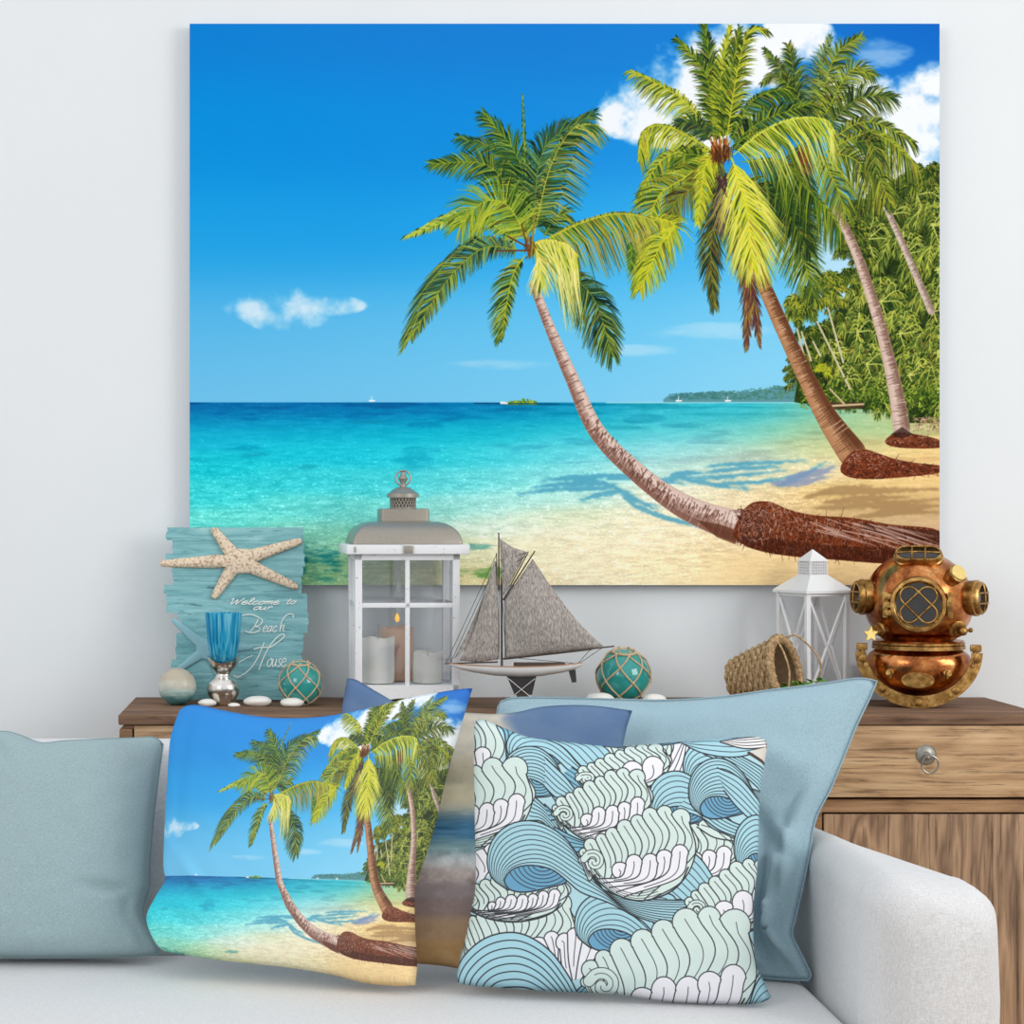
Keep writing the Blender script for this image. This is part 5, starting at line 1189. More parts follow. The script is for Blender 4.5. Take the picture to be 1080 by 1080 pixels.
# ------------------------------------------------------------------ model sailing ship
MAT['spar'] = m_plain('dark_spar', (66, 52, 44), .6, var=.2); MAT['hull'] = m_plain('white_hull', (222, 222, 220), .4, var=.03); MAT['deck'] = m_plain('teak_deck', (158, 124, 98), .6, var=.12)
MAT['keel'] = m_plain('black_keel', (48, 46, 46), .6); MAT['thread'] = m_plain('rigging_thread', (70, 66, 62), .9); MAT['wire'] = m_plain('steel_wire', (205, 205, 205), .3, .7)
t = NT('grey_sailcloth'); v = t.coord(scale=(1, 1, .25)); g = t.noise(v, 420, 4, .7); t.set(Base_Color=t.ramp(g, [(.32, (118, 111, 106)), (.5, (160, 152, 146)), (.66, (194, 187, 180))]), Roughness=.95, Specular_IOR_Level=.1); t.bump(g, .7, .0015); MAT['sail'] = t.m
def ship():
    Y = -.29; S = lambda x, y, dy=0: P(460 + x * .22222, 540 + y * .22222, Y + dy)
    ctr = S(405, 900); root = thing('model_ship', (ctr.x, Y, TOP), 'model sailing yacht with grey sails and a white hull, on a dark stand', 'model ship')
    # hull lofted from bow to stern
    st = [(60, 722, 723, .001), (110, 727, 746, .008), (180, 732, 762, .016), (280, 737, 777, .023), (400, 739, 784, .026), (500, 737, 779, .024), (600, 731, 763, .019), (660, 724, 747, .013), (692, 718, 730, .005)]
    vs, fs = [], []; n = 12
    for x, yt, yb, w in st:
        for k in range(n + 1):
            u = math.pi * k / n; vs.append(S(x, yt + (yb - yt) * math.sin(u) ** .8, -math.cos(u) * (w + .0008)))
    for j in range(len(st) - 1):
        for k in range(n): fs.append((j * (n + 1) + k, j * (n + 1) + k + 1, (j + 1) * (n + 1) + k + 1, (j + 1) * (n + 1) + k))
    for j in range(len(st) - 1): fs.append((j * (n + 1) + n, j * (n + 1), (j + 1) * (n + 1), (j + 1) * (n + 1) + n))
    fs.append(tuple(range(n + 1))); fs.append(tuple((len(st) - 1) * (n + 1) + k for k in range(n, -1, -1)))
    h = MB().add(vs, fs).build('hull', MAT['hull'], root, 60)
    m = MB(); dk = [(x, yt - 7, w * .96) for x, yt, yb, w in st]
    fr = [S(x, y, -w * .98) for x, y, w in dk] + [S(x, y, w * .98) for x, y, w in dk[::-1]]; bk = [p - Vector((0, 0, .0032)) for p in fr]; m.prism(fr, bk); m.build('deck', MAT['deck'], h)
    a, b = S(372, 716, -.010), S(608, 734, .010); MB().box((a.x, a.y, b.z), (b.x, b.y, a.z), .001).build('cabin', MAT['spar'], h)
    m = MB(); pl = [(332, 772), (478, 770), (455, 868), (372, 868)]; m.prism([S(*p, -.004) for p in pl], [S(*p, .004) for p in pl]); m.build('keel', MAT['keel'], h)
    m = MB(); pl = [(628, 752), (662, 748), (666, 808), (644, 810)]; m.prism([S(*p, -.0025) for p in pl], [S(*p, .0025) for p in pl]); m.build('rudder', MAT['keel'], h)
    # stand
    m = MB(); a, b = S(312, 880, -.03), S(500, 0, .03); zk = S(0, 868).z
    m.box((a.x, a.y, TOP), (b.x, b.y, TOP + .008), .0015); m.box((S(385, 0).x, Y - .010, TOP + .008), (S(440, 0).x, Y - .0055, zk + .004), .001); m.box((S(385, 0).x, Y + .0055, TOP + .008), (S(440, 0).x, Y + .010, zk + .004), .001); m.build('stand', MAT['spar'], root)
    m = MB(); m.bar(S(342, 790, -.014), S(450, 880, -.014), .0008, 6); m.bar(S(470, 790, -.014), S(345, 890, -.014), .0008, 6); m.build('brace_wire', MAT['wire'], root)
    # spars
    def spar(x0, y0, x1, y1, r, nm, dy=0): MB().bar(S(x0, y0, dy), S(x1, y1, dy), r, 10, r * .75).build(nm, MAT['spar'], root)
    spar(312, 736, 310, 308, .0023, 'mast'); spar(298, 372, 297, 97, .0017, 'topmast'); spar(289, 350, 287, 195, .0013, 'jib_pole', -.002); spar(318, 697, 845, 637, .0019, 'boom'); spar(318, 418, 469, 185, .0017, 'gaff', -.002); spar(352, 350, 438, 190, .0014, 'topsail_yard', -.003); spar(292, 712, 40, 720, .0016, 'bowsprit')
    def sail(T, R, B, L, belly, nm, n=18):
        T, R, B, L = (resample(crom(e, 6), n + 1) for e in (T, R, B, L)); vs, fs = [], []
        for sd in (0, .0009):
            for j in range(n + 1):
                for i in range(n + 1):
                    u, v_ = i / n, j / n
                    q = (1 - v_) * T[i] + v_ * B[i] + (1 - u) * L[j] + u * R[j] - ((1 - u) * (1 - v_) * T[0] + u * (1 - v_) * T[-1] + (1 - u) * v_ * B[0] + u * v_ * B[-1])
                    vs.append(S(q[0], q[1], -belly * math.sin(math.pi * u) * math.sin(math.pi * v_) ** .7 - .0012 * math.sin(u * 20 + v_ * 3) * v_ - sd))
        N = (n + 1) ** 2
        for o in (0, N):
            for j in range(n):
                for i in range(n): q = (o + j * (n + 1) + i, o + j * (n + 1) + i + 1, o + (j + 1) * (n + 1) + i + 1, o + (j + 1) * (n + 1) + i); fs.append(q if o == 0 else q[::-1])
        rim = [i for i in range(n + 1)] + [(j * (n + 1) + n) for j in range(1, n + 1)] + [n * (n + 1) + i for i in range(n - 1, -1, -1)] + [j * (n + 1) for j in range(n - 1, 0, -1)]
        for a_, b_ in zip(rim, rim[1:] + rim[:1]): fs.append((a_, b_, N + b_, N + a_))
        MB().add(vs, fs).build(nm, MAT['sail'], root, 180)
    sail([(322, 418), (390, 320), (458, 222)], [(458, 222), (540, 345), (640, 480), (720, 570), (795, 638)], [(325, 694), (560, 668), (795, 638)], [(322, 418), (324, 560), (325, 694)], .018, 'mainsail')
    sail([(301, 120), (301, 122), (302, 124)], [(302, 124), (360, 165), (432, 190)], [(318, 400), (375, 295), (432, 190)], [(301, 120), (308, 260), (318, 400)], .006, 'topsail')
    sail([(276, 230), (280, 232), (284, 234)], [(284, 234), (292, 400), (300, 560), (296, 700)], [(110, 706), (200, 712), (296, 700)], [(276, 230), (230, 380), (180, 560), (110, 706)], .010, 'jib')
    sail([(262, 290), (266, 292), (270, 294)], [(270, 294), (285, 420), (240, 545), (220, 560)], [(82, 700), (150, 640), (220, 560)], [(262, 290), (210, 430), (140, 590), (82, 700)], -.006, 'jib')
    m = MB()
    for a, b in (((48, 716), (287, 200)), ((70, 712), (288, 240)), ((297, 110), (300, 700)), ((310, 330), (330, 690)), ((302, 230), (434, 192)), ((300, 290), (432, 205)), ((670, 722), (735, 650)), ((672, 724), (795, 640)), ((225, 545), (296, 640)), ((330, 700), (740, 655)), ((350, 690), (690, 722))): m.bar(S(*a, -.003), S(*b, -.003), .0006, 5)
    m.build('rigging', MAT['thread'], root)
ship()

# ------------------------------------------------------------------ tipped wicker basket with leaves
t = NT('wicker'); v = t.coord(); g = t.noise(v, 160, 4, .65); t.set(Base_Color=t.ramp(g, [(.3, (124, 96, 64)), (.5, (174, 144, 106)), (.68, (208, 180, 140))]), Roughness=.8, Specular_IOR_Level=.2); t.bump(g, .5, .001); MAT['wicker'] = t.m
MAT['wicker_in'] = m_plain('wicker_inside', (120, 96, 70), .9, var=.2, scale=150, bump=.6, bscale=300)
t = NT('green_leaf'); t.set(Base_Color=t.mixc(t.noise(t.coord(), 90, 3), (40, 110, 30), (120, 180, 50)), Roughness=.5); MAT['leaf'] = t.m
def basket():
    Y = -.275; B4 = lambda x, y, yy=Y: P(750 + x * .3056, 560 + y * .3056, yy)
    ax = Vector((.78, -.58, .22)).normalized(); rc = B4(254, 462); R, r0, Ln = .059, .033, .108
    bc = rc - ax * Ln; up = Vector((0, 0, 1)); ey = (up - ax * up.dot(ax)).normalized(); ex = ey.cross(ax)
    def at(u, t, off=0):
        r = r0 + (R - r0) * (t ** .8) + off; return bc + ax * Ln * t + (ex * math.cos(u) * r * 1.0 + ey * math.sin(u) * r * 1.08)
    low = min((at(u, t_).z for u in np.linspace(0, 6.28, 60) for t_ in (0, .5, 1))) - .008
    sh = Vector((0, 0, TOP - low)); bc = bc + sh; rc = rc + sh
    root = thing('wicker_basket', (rc.x - .05, Y, TOP), 'small tan wicker basket lying tipped on its side by the white metal lantern', 'basket')
    n = 48; vs, fs = [], []; ts = np.linspace(0, 1, 9)
    for o in (0, -.004):
        for t_ in ts:
            for k in range(n): vs.append(at(2 * math.pi * k / n, t_, o - .001))
    for o in (0, 9 * n):
        for j in range(8):
            for k in range(n): fs.append((o + j * n + k, o + j * n + (k + 1) % n, o + (j + 1) * n + (k + 1) % n, o + (j + 1) * n + k))
    for k in range(n): fs.append((8 * n + k, 8 * n + (k + 1) % n, 17 * n + (k + 1) % n, 17 * n + k))
    fs.append(tuple(range(n))); fs.append(tuple(9 * n + k for k in range(n)))
    MB().add(vs, fs).build('liner', MAT['wicker_in'], root, 60)
    m = MB(); ST = 22
    for i in range(ST):
        u = 2 * math.pi * i / ST; m.tube([at(u, t_, .0012) for t_ in np.linspace(0, .97, 8)], .0026, 6, flat=.5)
    for j in range(15):
        t_ = .03 + j * .062
        m.tube([at(2 * math.pi * q / 132, t_ + .004 * mnoise.noise(Vector((q * .3, j, 0))), .0018 + .0028 * math.cos(ST / 2 * 2 * math.pi * q / 132 + (math.pi if j % 2 else 0))) for q in range(132)], .0034, 6, True)
    m.build('woven_body', MAT['wicker'], root, 60)
    m = MB(); m.tube([at(2 * math.pi * q / 48, 1.0, .001) for q in range(48)], .0088, 10, True)
    for q in range(48):
        if q % 2: continue
        u = 2 * math.pi * q / 48; c = at(u, 1.0, .001); T = (at(u + .05, 1, .001) - at(u - .05, 1, .001)).normalized(); e = (c - rc).normalized(); f_ = T.cross(e)
        m.tube([c + (e * math.cos(w_) + f_ * math.sin(w_)) * .0094 + T * .004 * w_ / 3 for w_ in np.linspace(0, 2 * math.pi, 10, endpoint=False)], .0013, 5, True)
    m.build('rim', MAT['wicker'], root, 60)
    def handle(u0, u1, out, lift):
        a, b = at(u0, .97, .004), at(u1, .97, .004); c = (a + b) / 2
        MB().tube([p for p in [Vector(q) for q in crom([a, a + ax * out * .6 + (a - c) * .1, c + ax * out + lift, b + ax * out * .6 + (b - c) * .1, b], 8)]], .0019, 7).build('handle', MAT['wicker'], root, 60)
    handle(math.radians(130), math.radians(215), .035, Vector((0, 0, -.004))); handle(math.radians(62), math.radians(-35), .05, Vector((.01, 0, .0)))
    # leaves
    sp = thing('leafy_sprig', tuple(rc), 'green leafy sprig spilling from the tipped wicker basket', 'plant')
    m = MB(); rg = random.Random(9)
    o0 = bc + ax * Ln * .5 - ey * .022
    stem = [o0, o0 + ax * .05 - ey * .004, o0 + ax * .085 - ey * .006 + ex * .01, o0 + ax * .12 + ex * .03 - ey * .006]
    MB().tube(stem, .0012, 6).build('stem', MAT['leaf'], sp)
    pth = crom(stem, 6)
    for k in range(22):
        b0 = Vector(pth[2 + int(rg.random() * (len(pth) - 3))]); dv = Vector((rg.uniform(-1, 1), rg.uniform(-1, .3), rg.uniform(-.2, 1))).normalized(); L = rg.uniform(.014, .024); w_ = L * .34; s_ = dv.cross(Vector((0, 0, 1))).normalized(); nn = s_.cross(dv)
        vs, fs = [], []
        for i, t_ in enumerate((0, .3, .6, .85, 1)):
            ww = w_ * math.sin(math.pi * min(1, t_ * .95 + .03)) ** .8; c = b0 + dv * L * t_ - Vector((0, 0, L * .3 * t_ * t_)); vs += [c - s_ * ww, c + nn * .0012, c + s_ * ww]
        for i in range(4): fs += [(i * 3, i * 3 + 1, i * 3 + 4, i * 3 + 3), (i * 3 + 1, i * 3 + 2, i * 3 + 5, i * 3 + 4)]
        m.add(vs, fs)
    m.build('leaves', MAT['leaf'], sp, 180)
basket()

# ------------------------------------------------------------------ small white metal lantern
MAT['enamel'] = m_plain('white_enamel', (228, 229, 231), .4, var=.015)
def metal_lantern():
    Y = -.105; k = ppm(Y); s = .0925; phi = math.radians(24)
    c = P(857, 700, Y); root = thing('metal_lantern', (c.x, Y, TOP), 'white metal lantern with crossed bars and a pointed roof', 'lantern')
    M = Matrix.Translation((c.x, Y, 0)) @ Matrix.Rotation(phi, 4, 'Z'); Z = lambda py: P(0, py, Y).z; h = s / 2
    m = MB(); zt = Z(625)
    for sx in (-1, 1):
        for sy in (-1, 1): m.box((sx * h - .0048, sy * h - .0048, TOP), (sx * h + .0048, sy * h + .0048, zt), .0008, 1, M)
    for z0, z1 in ((TOP + .004, TOP + .012), (zt - .006, zt)):
        for sx in (-1, 1): m.box((sx * h - .003, -h, z0), (sx * h + .003, h, z1), .0006, 1, M); m.box((-h, sx * h - .003, z0), (h, sx * h + .003, z1), .0006, 1, M)
    m.box((-h, -h, TOP + .004), (h, h, TOP + .007), .0005, 1, M)
    m.build('frame', MAT['enamel'], root)
    for f_ in range(4):
        R = Matrix.Rotation(f_ * math.pi / 2, 4, 'Z'); m = MB()
        for a in (-1, 1): m.bar(M @ R @ Vector((-h * a, -h, TOP + .010)), M @ R @ Vector((h * a, -h, zt - .004)), .0031, 8)
        m.build('crossed_bars', MAT['enamel'], root)
    def pyr(prof, mt, nm, par):
        vs, fs = [], []
        for hh, z in prof: vs += [M @ Vector((a * hh, b * hh, z)) for a, b in ((-1, -1), (1, -1), (1, 1), (-1, 1))]
        for j in range(len(prof) - 1):
            for q in range(4): fs.append((j * 4 + q, j * 4 + (q + 1) % 4, (j + 1) * 4 + (q + 1) % 4, (j + 1) * 4 + q))
        fs.append((3, 2, 1, 0)); fs.append(tuple((len(prof) - 1) * 4 + q for q in range(4)))
        return MB().add(vs, fs).build(nm, mt, par, 25)
    e = s * .60; cu = .0205
    rf = pyr([(e, zt + .0003), (e, Z(622)), (cu + .001, Z(606.5)), (cu + .001, Z(606))], MAT['enamel'], 'roof', root)
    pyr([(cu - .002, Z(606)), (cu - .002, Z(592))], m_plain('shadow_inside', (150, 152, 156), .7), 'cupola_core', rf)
    m = MB(); za, zb = Z(606), Z(591.5)
    for f_ in range(4):
        R = M @ Matrix.Rotation(f_ * math.pi / 2, 4, 'Z')
        for q in range(8): x = -cu + 2 * cu * q / 7; m.box((x - .0011, -cu, za), (x + .0011, -cu + .0016, zb), 0, 1, R)
        for q in range(6): z = za + (zb - za) * q / 5; m.box((-cu, -cu, z - .0013), (cu, -cu + .0015, z + .0013), 0, 1, R)
    m.build('pierced_cupola', MAT['enamel'], rf)
    pyr([(cu + .0012, Z(592)), (cu + .0012, Z(591)), (.0008, Z(579.5))], MAT['enamel'], 'cap', rf)
metal_lantern()

# ------------------------------------------------------------------ pale box and the diving helmet
a, b_ = P(899, 702, -.08), P(960, 741, -.08)
o = MB().box((a.x, -.075, TOP), (b_.x, -.02, a.z), .002).build('box', m_plain('pale_card', (206, 208, 212), .8)); tag(o, 'plain pale grey box tucked behind the copper diving helmet', 'box')

t = NT('aged_copper'); v = t.coord(); n1_ = t.noise(v, 26, 6, .68, .4); n2_ = t.noise(v, 130, 4, .7)
c = t.ramp(n1_, [(.28, (76, 42, 28)), (.42, (158, 92, 52)), (.58, (206, 134, 78)), (.76, (240, 186, 126))]); c = t.mixc(t.ramp(n2_, [(.30, (255, 255, 255)), (.42, (0, 0, 0))]), c, (76, 42, 30))
t.set(Base_Color=c, Metallic=1.0, Roughness=t.ramp(n2_, [(.3, (140, 140, 140)), (.7, (98, 98, 98))])); t.bump(n2_, .12, .001); MAT['copper'] = t.m
t = NT('aged_brass'); v = t.coord(); n1_ = t.noise(v, 70, 5, .65); t.set(Base_Color=t.ramp(n1_, [(.3, (104, 76, 42)), (.5, (164, 124, 70)), (.7, (214, 176, 110))]), Metallic=1.0, Roughness=.42); MAT['brass'] = t.m
MAT['gold'] = m_plain('bright_brass', (232, 206, 128), .38, .7, .06, 120)
t = NT('dark_porthole_glass'); t.set(Base_Color=(44, 42, 42), Roughness=.08, Coat_Weight=.4); MAT['darkglass'] = t.m
def helmet():
    Y = -.185; k = ppm(Y); H = lambda x, y, yy=Y: P(890 + x / 5.4, 560 + y / 5.4, yy); q = k / 5.4
    c = H(425, 402); root = thing('diving_helmet', (c.x, Y, TOP), 'antique copper and brass diving helmet with barred portholes on the sideboard', 'diving helmet'); root.rotation_euler.z = -math.atan2(c.x, Y - CAM.y)
    r = 306 * q; rz = r * .93; RY = .098
    def S(px, py, out=0):
        """point on the front of the dome under a picture point"""
        p = H(px, py); dx, dz = (p.x - c.x) / r, (p.z - c.z) / rz; yy = math.sqrt(max(0, 1 - dx * dx - dz * dz)); nrm = Vector((dx / r, -yy / RY, dz / rz)).normalized()
        return Vector((p.x, Y - yy * RY, p.z)) + nrm * out, nrm
    zn = H(0, 632).z
    prof = []
    for u in np.linspace(math.pi / 2, -1.02, 26): prof.append((r * math.cos(u), rz * math.sin(u)))
    prof += [(252 * q, zn - c.z + .004), (244 * q, zn - c.z - .004)]
    MB().lathe(prof, 64, Matrix.Translation(c) @ Matrix.Diagonal((1, RY / r, 1, 1))).build('dome', MAT['copper'], root, 60)
    Mc = Matrix.Translation((c.x, Y, 0)) @ Matrix.Diagonal((1, RY / r, 1, 1))
    z0, z1 = H(0, 628).z, H(0, 672).z
    MB().lathe([(0, z0), (246 * q, z0), (256 * q, z0 - .0015), (256 * q, z0 - .0045), (249 * q, z0 - .0055), (258 * q, z0 - .0068), (258 * q, z1 + .001), (246 * q, z1), (0, z1)], 64, Mc).build('neck_ring', MAT['brass'], root, 30)
    # corselet: lower belly
    zc = H(0, 668).z; zb = TOP + .004
    pr = [(224 * q, zc + .002), (228 * q, zc - .001), (256 * q, H(0, 682).z), (280 * q, H(0, 705).z), (294 * q, H(0, 745).z), (288 * q, H(0, 805).z), (262 * q, H(0, 862).z), (210 * q, H(0, 910).z), (150 * q, H(0, 950).z), (80 * q, H(0, 974).z), (0, H(0, 982).z)]
    MB().lathe([(a, max(z, TOP + .003)) for a, z in pr], 56, Matrix.Translation((c.x, Y, 0)) @ Matrix.Diagonal((1, .78, 1, 1))).build('corselet', MAT['copper'], root, 180)
    # brass collar crescent
    cc = H(425, 672); outer, inner = [], []
    RXo, RZo, RXi, RZi = 347 * q, cc.z - TOP - .0005, 286 * q, cc.z - H(0, 922).z
    for u in np.linspace(math.radians(2), math.radians(178), 41):
        w_ = .0; outer.append((math.cos(u) * RXo, -math.sin(u) * RZo)); inner.append((math.cos(u) * RXi, -math.sin(u) * RZi))
    pl = outer + inner[::-1]
    def cy(x): return Y - .052 - .022 * (1 - (x / RXo) ** 2)
    m = MB(); m.prism([Vector((c.x + x, cy(x) - .006, cc.z + z)) for x, z in pl], [Vector((c.x + x, cy(x) + .012, cc.z + z)) for x, z in pl]); m.build('collar', MAT['brass'], root, 30)
    for px, py in ((120, 722), (745, 716), (228, 888), (628, 890), (425, 958)):
        p = H(px, py); p.y = cy(p.x - c.x) - .0055; MB().lathe([(0, .0075), (.0035, .0072), (.0042, .005), (.0065, .0045), (.0072, .001), (.0072, 0)], 16, frame(p, (0, -1, .05))).build('bolt', MAT['brass'], root, 40)
    for px, py in ((140, 752), (722, 748), (252, 912), (604, 914)):
        p = H(px, py); p.y = cy(p.x - c.x) - .0055; MB().lathe([(0, .006), (.0045, .0055), (.005, 0)], 8, frame(p, (0, -1, .05))).build('bolt', MAT['brass'], root, 40)
    for px, py in ((115, 655), (735, 655)):
        p = H(px, py); p.y = Y - .045; m = MB(); m.box(p - Vector((.0105, .012, .0065)), p + Vector((.0105, .012, .0065)), .002); m.bar(p, p + Vector((0, 0, -.02)), .006, 10); m.build('lug', MAT['brass'], root, 40)
    m = MB(); p = H(425, 958); p.y = cy(0) - .0052; m.tube([p + Vector((.0135 * math.cos(u), 0, .0115 * math.sin(u) - .0)) for u in np.linspace(-.6, math.pi + .6, 24)], .0022, 7)
    m.build('bolt_loop', MAT['brass'], root, 40)
    for px, py, sx in ((272, 795, 1), (580, 795, -1)):
        m = MB(); p = H(px, py); p.y = Y - .068; m.lathe([(0, .016), (.0048, .016), (.0052, .004), (.0075, .003), (.0075, -.004)], 14, frame(p, (-.25 * sx, -1, .05))); m.tube([p + Vector((sx * .004 * 0, -.014, 0)), p + Vector((0, -.012, -.009))], .0028, 8); m.build('stud', MAT['brass'], root, 40)
    p = H(421, 833); pl = [(90 * q * math.cos(u), 44 * q * math.sin(u)) for u in np.linspace(0, 2 * math.pi, 40, endpoint=False)]
    yb = Y - .0815
    m = MB(); m.prism([Vector((p.x + x, yb - .0015 + 5 * x * x, p.z + z)) for x, z in pl], [Vector((p.x + x, yb + .016 + 5 * x * x, p.z + z)) for x, z in pl])
    m.tube([Vector((p.x + x * .93, yb - .002 + 5 * x * x, p.z + z * .9)) for x, z in pl], .0009, 6, True)
    for zz, hw_ in ((8, 50), (-4, 58), (-16, 34)): m.tube([Vector((p.x + x, yb - .0017 + 5 * x * x, p.z + zz * q)) for x in np.linspace(-hw_ * q, hw_ * q, 9)], .0006, 5)
    m.build('name_plate', MAT['brass'], root, 40)
    # front porthole
    fc, fn = S(425, 408); fc = Vector((fc.x, Y - RY - .002, fc.z)); M = frame(fc + Vector((0, .012, 0)), (0, -1, 0))
    R0 = 157 * q
    pt = MB().lathe([(R0 * 1.0, -.006), (R0, .012), (R0 * .96, .0165), (R0 * .86, .018), (R0 * .82, .0165), (R0 * .80, .013), (R0 * .77, .012), (R0 * .77, .002)], 56, M, False).build('front_porthole', MAT['brass'], root, 30)
    MB().lathe([(0, .0105), (R0 * .79, .0105), (R0 * .79, .004)], 48, M).build('glass', MAT['darkglass'], pt, 30)
    m = MB()
    for sg in (-1, 1):
        a, b_ = 70 * q, 50 * q; pts = []
        for u in np.linspace(-math.pi / 2, math.pi / 2, 12): pts.append((a + b_ * math.cos(u), b_ * math.sin(u)))
        for u in np.linspace(math.pi / 2, 1.5 * math.pi, 12): pts.append((-a + b_ * math.cos(u), b_ * math.sin(u)))
        cr = math.cos(sg * math.pi / 4); sr = math.sin(sg * math.pi / 4)
        m.tube([fc + Vector((x * cr - z * sr, -.0065 + .0004 * sg, x * sr + z * cr)) for x, z in pts], .0021, 8, True)
    for x, z in ((-.72, .72), (.72, .72), (-.72, -.72), (.72, -.72)): m.lathe([(0, .003), (.0035, .002), (.0038, -.004)], 12, frame(fc + Vector((x * R0 * .83, -.003, z * R0 * .83)), (0, -1, 0)))
    m.build('grille', MAT['brass'], pt, 60)
    for px in (245, 596):
        m = MB(); p = H(px, 410); p.y = fc.y + .008; m.box(p - Vector((.0045, .007, .025)), p + Vector((.0045, .006, .025)), .0015)
        if px == 245:
          for yy in (365, 410, 455): p = H(250, yy); p.y = fc.y + .002; m.box(p - Vector((.004, .004, .0055)), p + Vector((.012, .006, .0055)), .0015)
        else: p = H(592, 410); p.y = fc.y; m.box(p - Vector((.005, .006, .0105)), p + Vector((.005, .006, .0105)), .002)
        m.build('hinge' if px == 245 else 'clasp', MAT['brass'], pt, 40)
    # side portholes
    for sg, px in ((-1, 118), (1, 735)):
        axs = Vector((sg * .93, -.36, .02)).normalized(); cen = H(px, 376); cen.y = Y - .030; M = frame(cen, axs); R1 = 98 * q
        sp = MB().lathe([(R1 * .98, -.026), (R1 * 1.02, -.004), (R1 * 1.04, .0), (R1 * 1.04, .004), (R1 * .95, .0055), (R1 * .95, .012), (R1 * .86, .0155), (R1 * .76, .0155), (R1 * .74, .008)], 40, M, False).build('side_porthole', MAT['brass'], root, 30)
        MB().lathe([(0, .008), (R1 * .76, .008), (R1 * .76, .002)], 32, M).build('glass', MAT['darkglass'], sp, 30)
        m = MB()
        for o_ in (-.3, .3): m.tube([M @ Vector((x, o_ * R1, .013 + .006 * (1 - (x / R1) ** 2))) for x in np.linspace(-R1 * .8, R1 * .8, 9)], .0021, 7)
        m.tube([M @ Vector((0, x, .013 + .006 * (1 - (x / R1) ** 2))) for x in np.linspace(-R1 * .8, R1 * .8, 9)], .0021, 7); m.build('grille', MAT['brass'], sp, 60)
    # top window: long oval
    axs = Vector((0, -.72, .69)).normalized(); cen = H(425, 150); cen.y = Y - .042; M = frame(cen, axs)
    def stad(a, b_, n=12): return [(a + b_ * math.cos(u), b_ * math.sin(u)) for u in np.linspace(-math.pi / 2, math.pi / 2, n)] + [(-a + b_ * math.cos(u), b_ * math.sin(u)) for u in np.linspace(math.pi / 2, 1.5 * math.pi, n)]
    def ringed(prof, cap=False):
        vs, fs = [], []; N = 24
        for (a, b_, z) in prof: vs += [M @ Vector((x, y, z)) for x, y in stad(a, b_)]
        for j in range(len(prof) - 1):
            for i in range(N): fs.append((j * N + i, j * N + (i + 1) % N, (j + 1) * N + (i + 1) % N, (j + 1) * N + i))
        if cap: fs.append(tuple((len(prof) - 1) * N + i for i in range(N)))
        return vs, fs
    A, Bq = 72 * q, 60 * q
    tw = MB().add(*ringed([(A, Bq, -.024), (A, Bq * .98, -.008), (A, Bq * 1.08, -.006), (A, Bq * 1.08, .002), (A, Bq * .96, .004), (A, Bq * .96, .012), (A, Bq * .9, .015), (A, Bq * .74, .015), (A, Bq * .7, .006)])).build('top_porthole', MAT['brass'], root, 30)
    MB().add(*ringed([(A, Bq * .76, .001), (A, Bq * .76, .007)], True)).build('glass', MAT['darkglass'], tw, 30)
    m = MB()
    for x in (-.5, .5): m.tube([M @ Vector((x * A * 1.0, y, .014 + .003 * (1 - (y / Bq) ** 2))) for y in np.linspace(-Bq * .84, Bq * .84, 7)], .002, 7)
    m.tube([M @ Vector((x, 0, .014 + .003 * (1 - (x / (A + Bq)) ** 2))) for x in np.linspace(-(A + Bq * .8), A + Bq * .8, 13)], .002, 7); m.build('grille', MAT['brass'], tw, 60)
    # valves
    p, n_ = S(612, 255); n_ = (n_ + Vector((.25, -.35, .15))).normalized(); M = frame(p, n_); v1 = MB().lathe([(50 * q, -.012), (50 * q, .010), (54 * q, .011), (54 * q, .015), (47 * q, .0165)], 32, M).build('air_valve', MAT['brass'], root, 30)
    MB().lathe([(0, .0205), (44 * q, .020), (47 * q, .0185), (47 * q, .016)], 32, M).build('valve_disc', MAT['gold'], v1, 30)
    p, n_ = S(235, 552); d = Vector((-.72, -.66, -.1)).normalized(); M = frame(p, d)
    v2 = MB().lathe([(40 * q, -.014), (40 * q, .010), (30 * q, .012), (30 * q, .020), (12 * q, .021), (12 * q, .030)], 28, M).build('cock_valve', MAT['brass'], root, 30)
    st = [(math.cos(math.pi / 2 + i * math.pi / 5) * (46 if i % 2 == 0 else 22) * q, math.sin(math.pi / 2 + i * math.pi / 5) * (46 if i % 2 == 0 else 22) * q) for i in range(10)]
    hc = p + d * .032; hc2 = H(165, 578); hc = Vector((hc2.x, hc.y, hc2.z)); fx = Matrix.Translation(hc) @ Matrix.Rotation(math.radians(25), 4, 'Z')
    m = MB(); m.prism([fx @ Vector((x, -.003, z)) for x, z in st], [fx @ Vector((x, .003, z)) for x, z in st]); m.bar(hc, p + d * .02, .0035, 8); m.build('star_handle', MAT['gold'], v2, 30)
    p, n_ = S(632, 545); M = frame(p, (n_ + Vector((0, -.6, 0))).normalized()); v3 = MB().lathe([(52 * q, -.012), (52 * q, .004), (44 * q, .006), (34 * q, .0065), (30 * q, .010), (0, .0105)], 28, M).build('exhaust_valve', MAT['brass'], root, 30)
    m = MB(); kc = H(663, 556); kc.y = (p + n_ * .012).y - .004; m.ball(kc, 28 * q, 18, 12); m.bar(kc, p, .004, 10); m.ball(H(706, 552) * 1.0 + Vector((0, -.062, 0)), 14 * q, 12, 8); m.bar(kc, H(706, 552) + Vector((0, -.062, 0)), .0024, 8); m.build('valve_knob', MAT['brass'], v3, 40)
helmet()

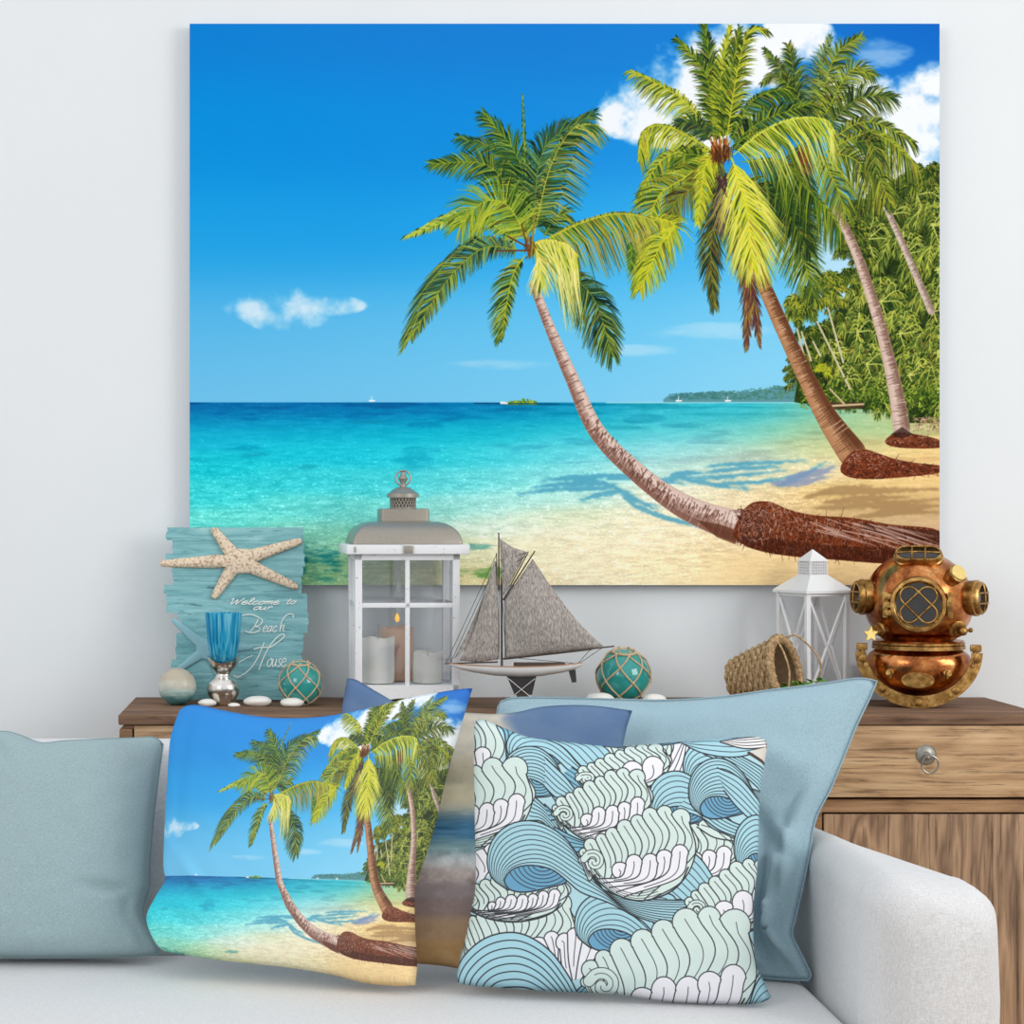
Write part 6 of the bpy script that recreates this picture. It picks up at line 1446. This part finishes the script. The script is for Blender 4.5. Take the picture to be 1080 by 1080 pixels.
# ------------------------------------------------------------------ light and camera
W = bpy.data.worlds.new('World'); bpy.context.scene.world = W; W.use_nodes = True; nt = W.node_tree; bg = nt.nodes['Background']
tc = nt.nodes.new('ShaderNodeTexCoord'); sp = nt.nodes.new('ShaderNodeSeparateXYZ'); mr = nt.nodes.new('ShaderNodeValToRGB'); nt.links.new(tc.outputs['Generated'], sp.inputs[0])
ma = nt.nodes.new('ShaderNodeMath'); ma.operation = 'MULTIPLY_ADD'; nt.links.new(sp.outputs[2], ma.inputs[0]); ma.inputs[1].default_value = .5; ma.inputs[2].default_value = .5
nt.links.new(ma.outputs[0], mr.inputs['Fac']); e = mr.color_ramp.elements; e[0].position = .25; e[0].color = (.62, .61, .60, 1); e[1].position = .75; e[1].color = (.975, .985, 1.0, 1)
nt.links.new(mr.outputs['Color'], bg.inputs['Color']); bg.inputs['Strength'].default_value = 1.0
def area(name, loc, to, sx, sy, power, col=(1, 1, 1)):
    L = bpy.data.lights.new(name, 'AREA'); L.shape = 'RECTANGLE'; L.size = sx; L.size_y = sy; L.energy = power; L.color = col
    o = bpy.data.objects.new(name, L); C.objects.link(o); o.location = loc; o.rotation_euler = (Vector(to) - Vector(loc)).to_track_quat('-Z', 'Y').to_euler(); return o
area('unseen_area_light', (3.8, -3.4, 2.4), (.4, 0, 1.2), 2.0, 2.0, 74, (1, .985, .96))  # unseen area lamp added at the right, on the side the canvas shadow implies
area('unseen_area_light', (-2.6, -4.4, 2.6), (.4, 0, 1.2), 1.6, 1.8, 38, (.95, .98, 1))  # unseen fill lamp added to brighten the left side
cd = bpy.data.cameras.new('camera'); cam = bpy.data.objects.new('camera', cd); C.objects.link(cam); bpy.context.scene.camera = cam
cam.location = CAM; cam.rotation_euler = (math.pi / 2, 0, 0); cd.sensor_width = 36; cd.sensor_fit = 'HORIZONTAL'; cd.lens = FOC / 1080 * 36; cd.shift_x = (540 - CX) / 1080; cd.clip_start = .05
vs_ = bpy.context.scene.view_settings; vs_.view_transform = 'Standard'; vs_.look = 'None'; vs_.gamma = 1; vs_.use_curve_mapping = False; vs_.exposure = 0
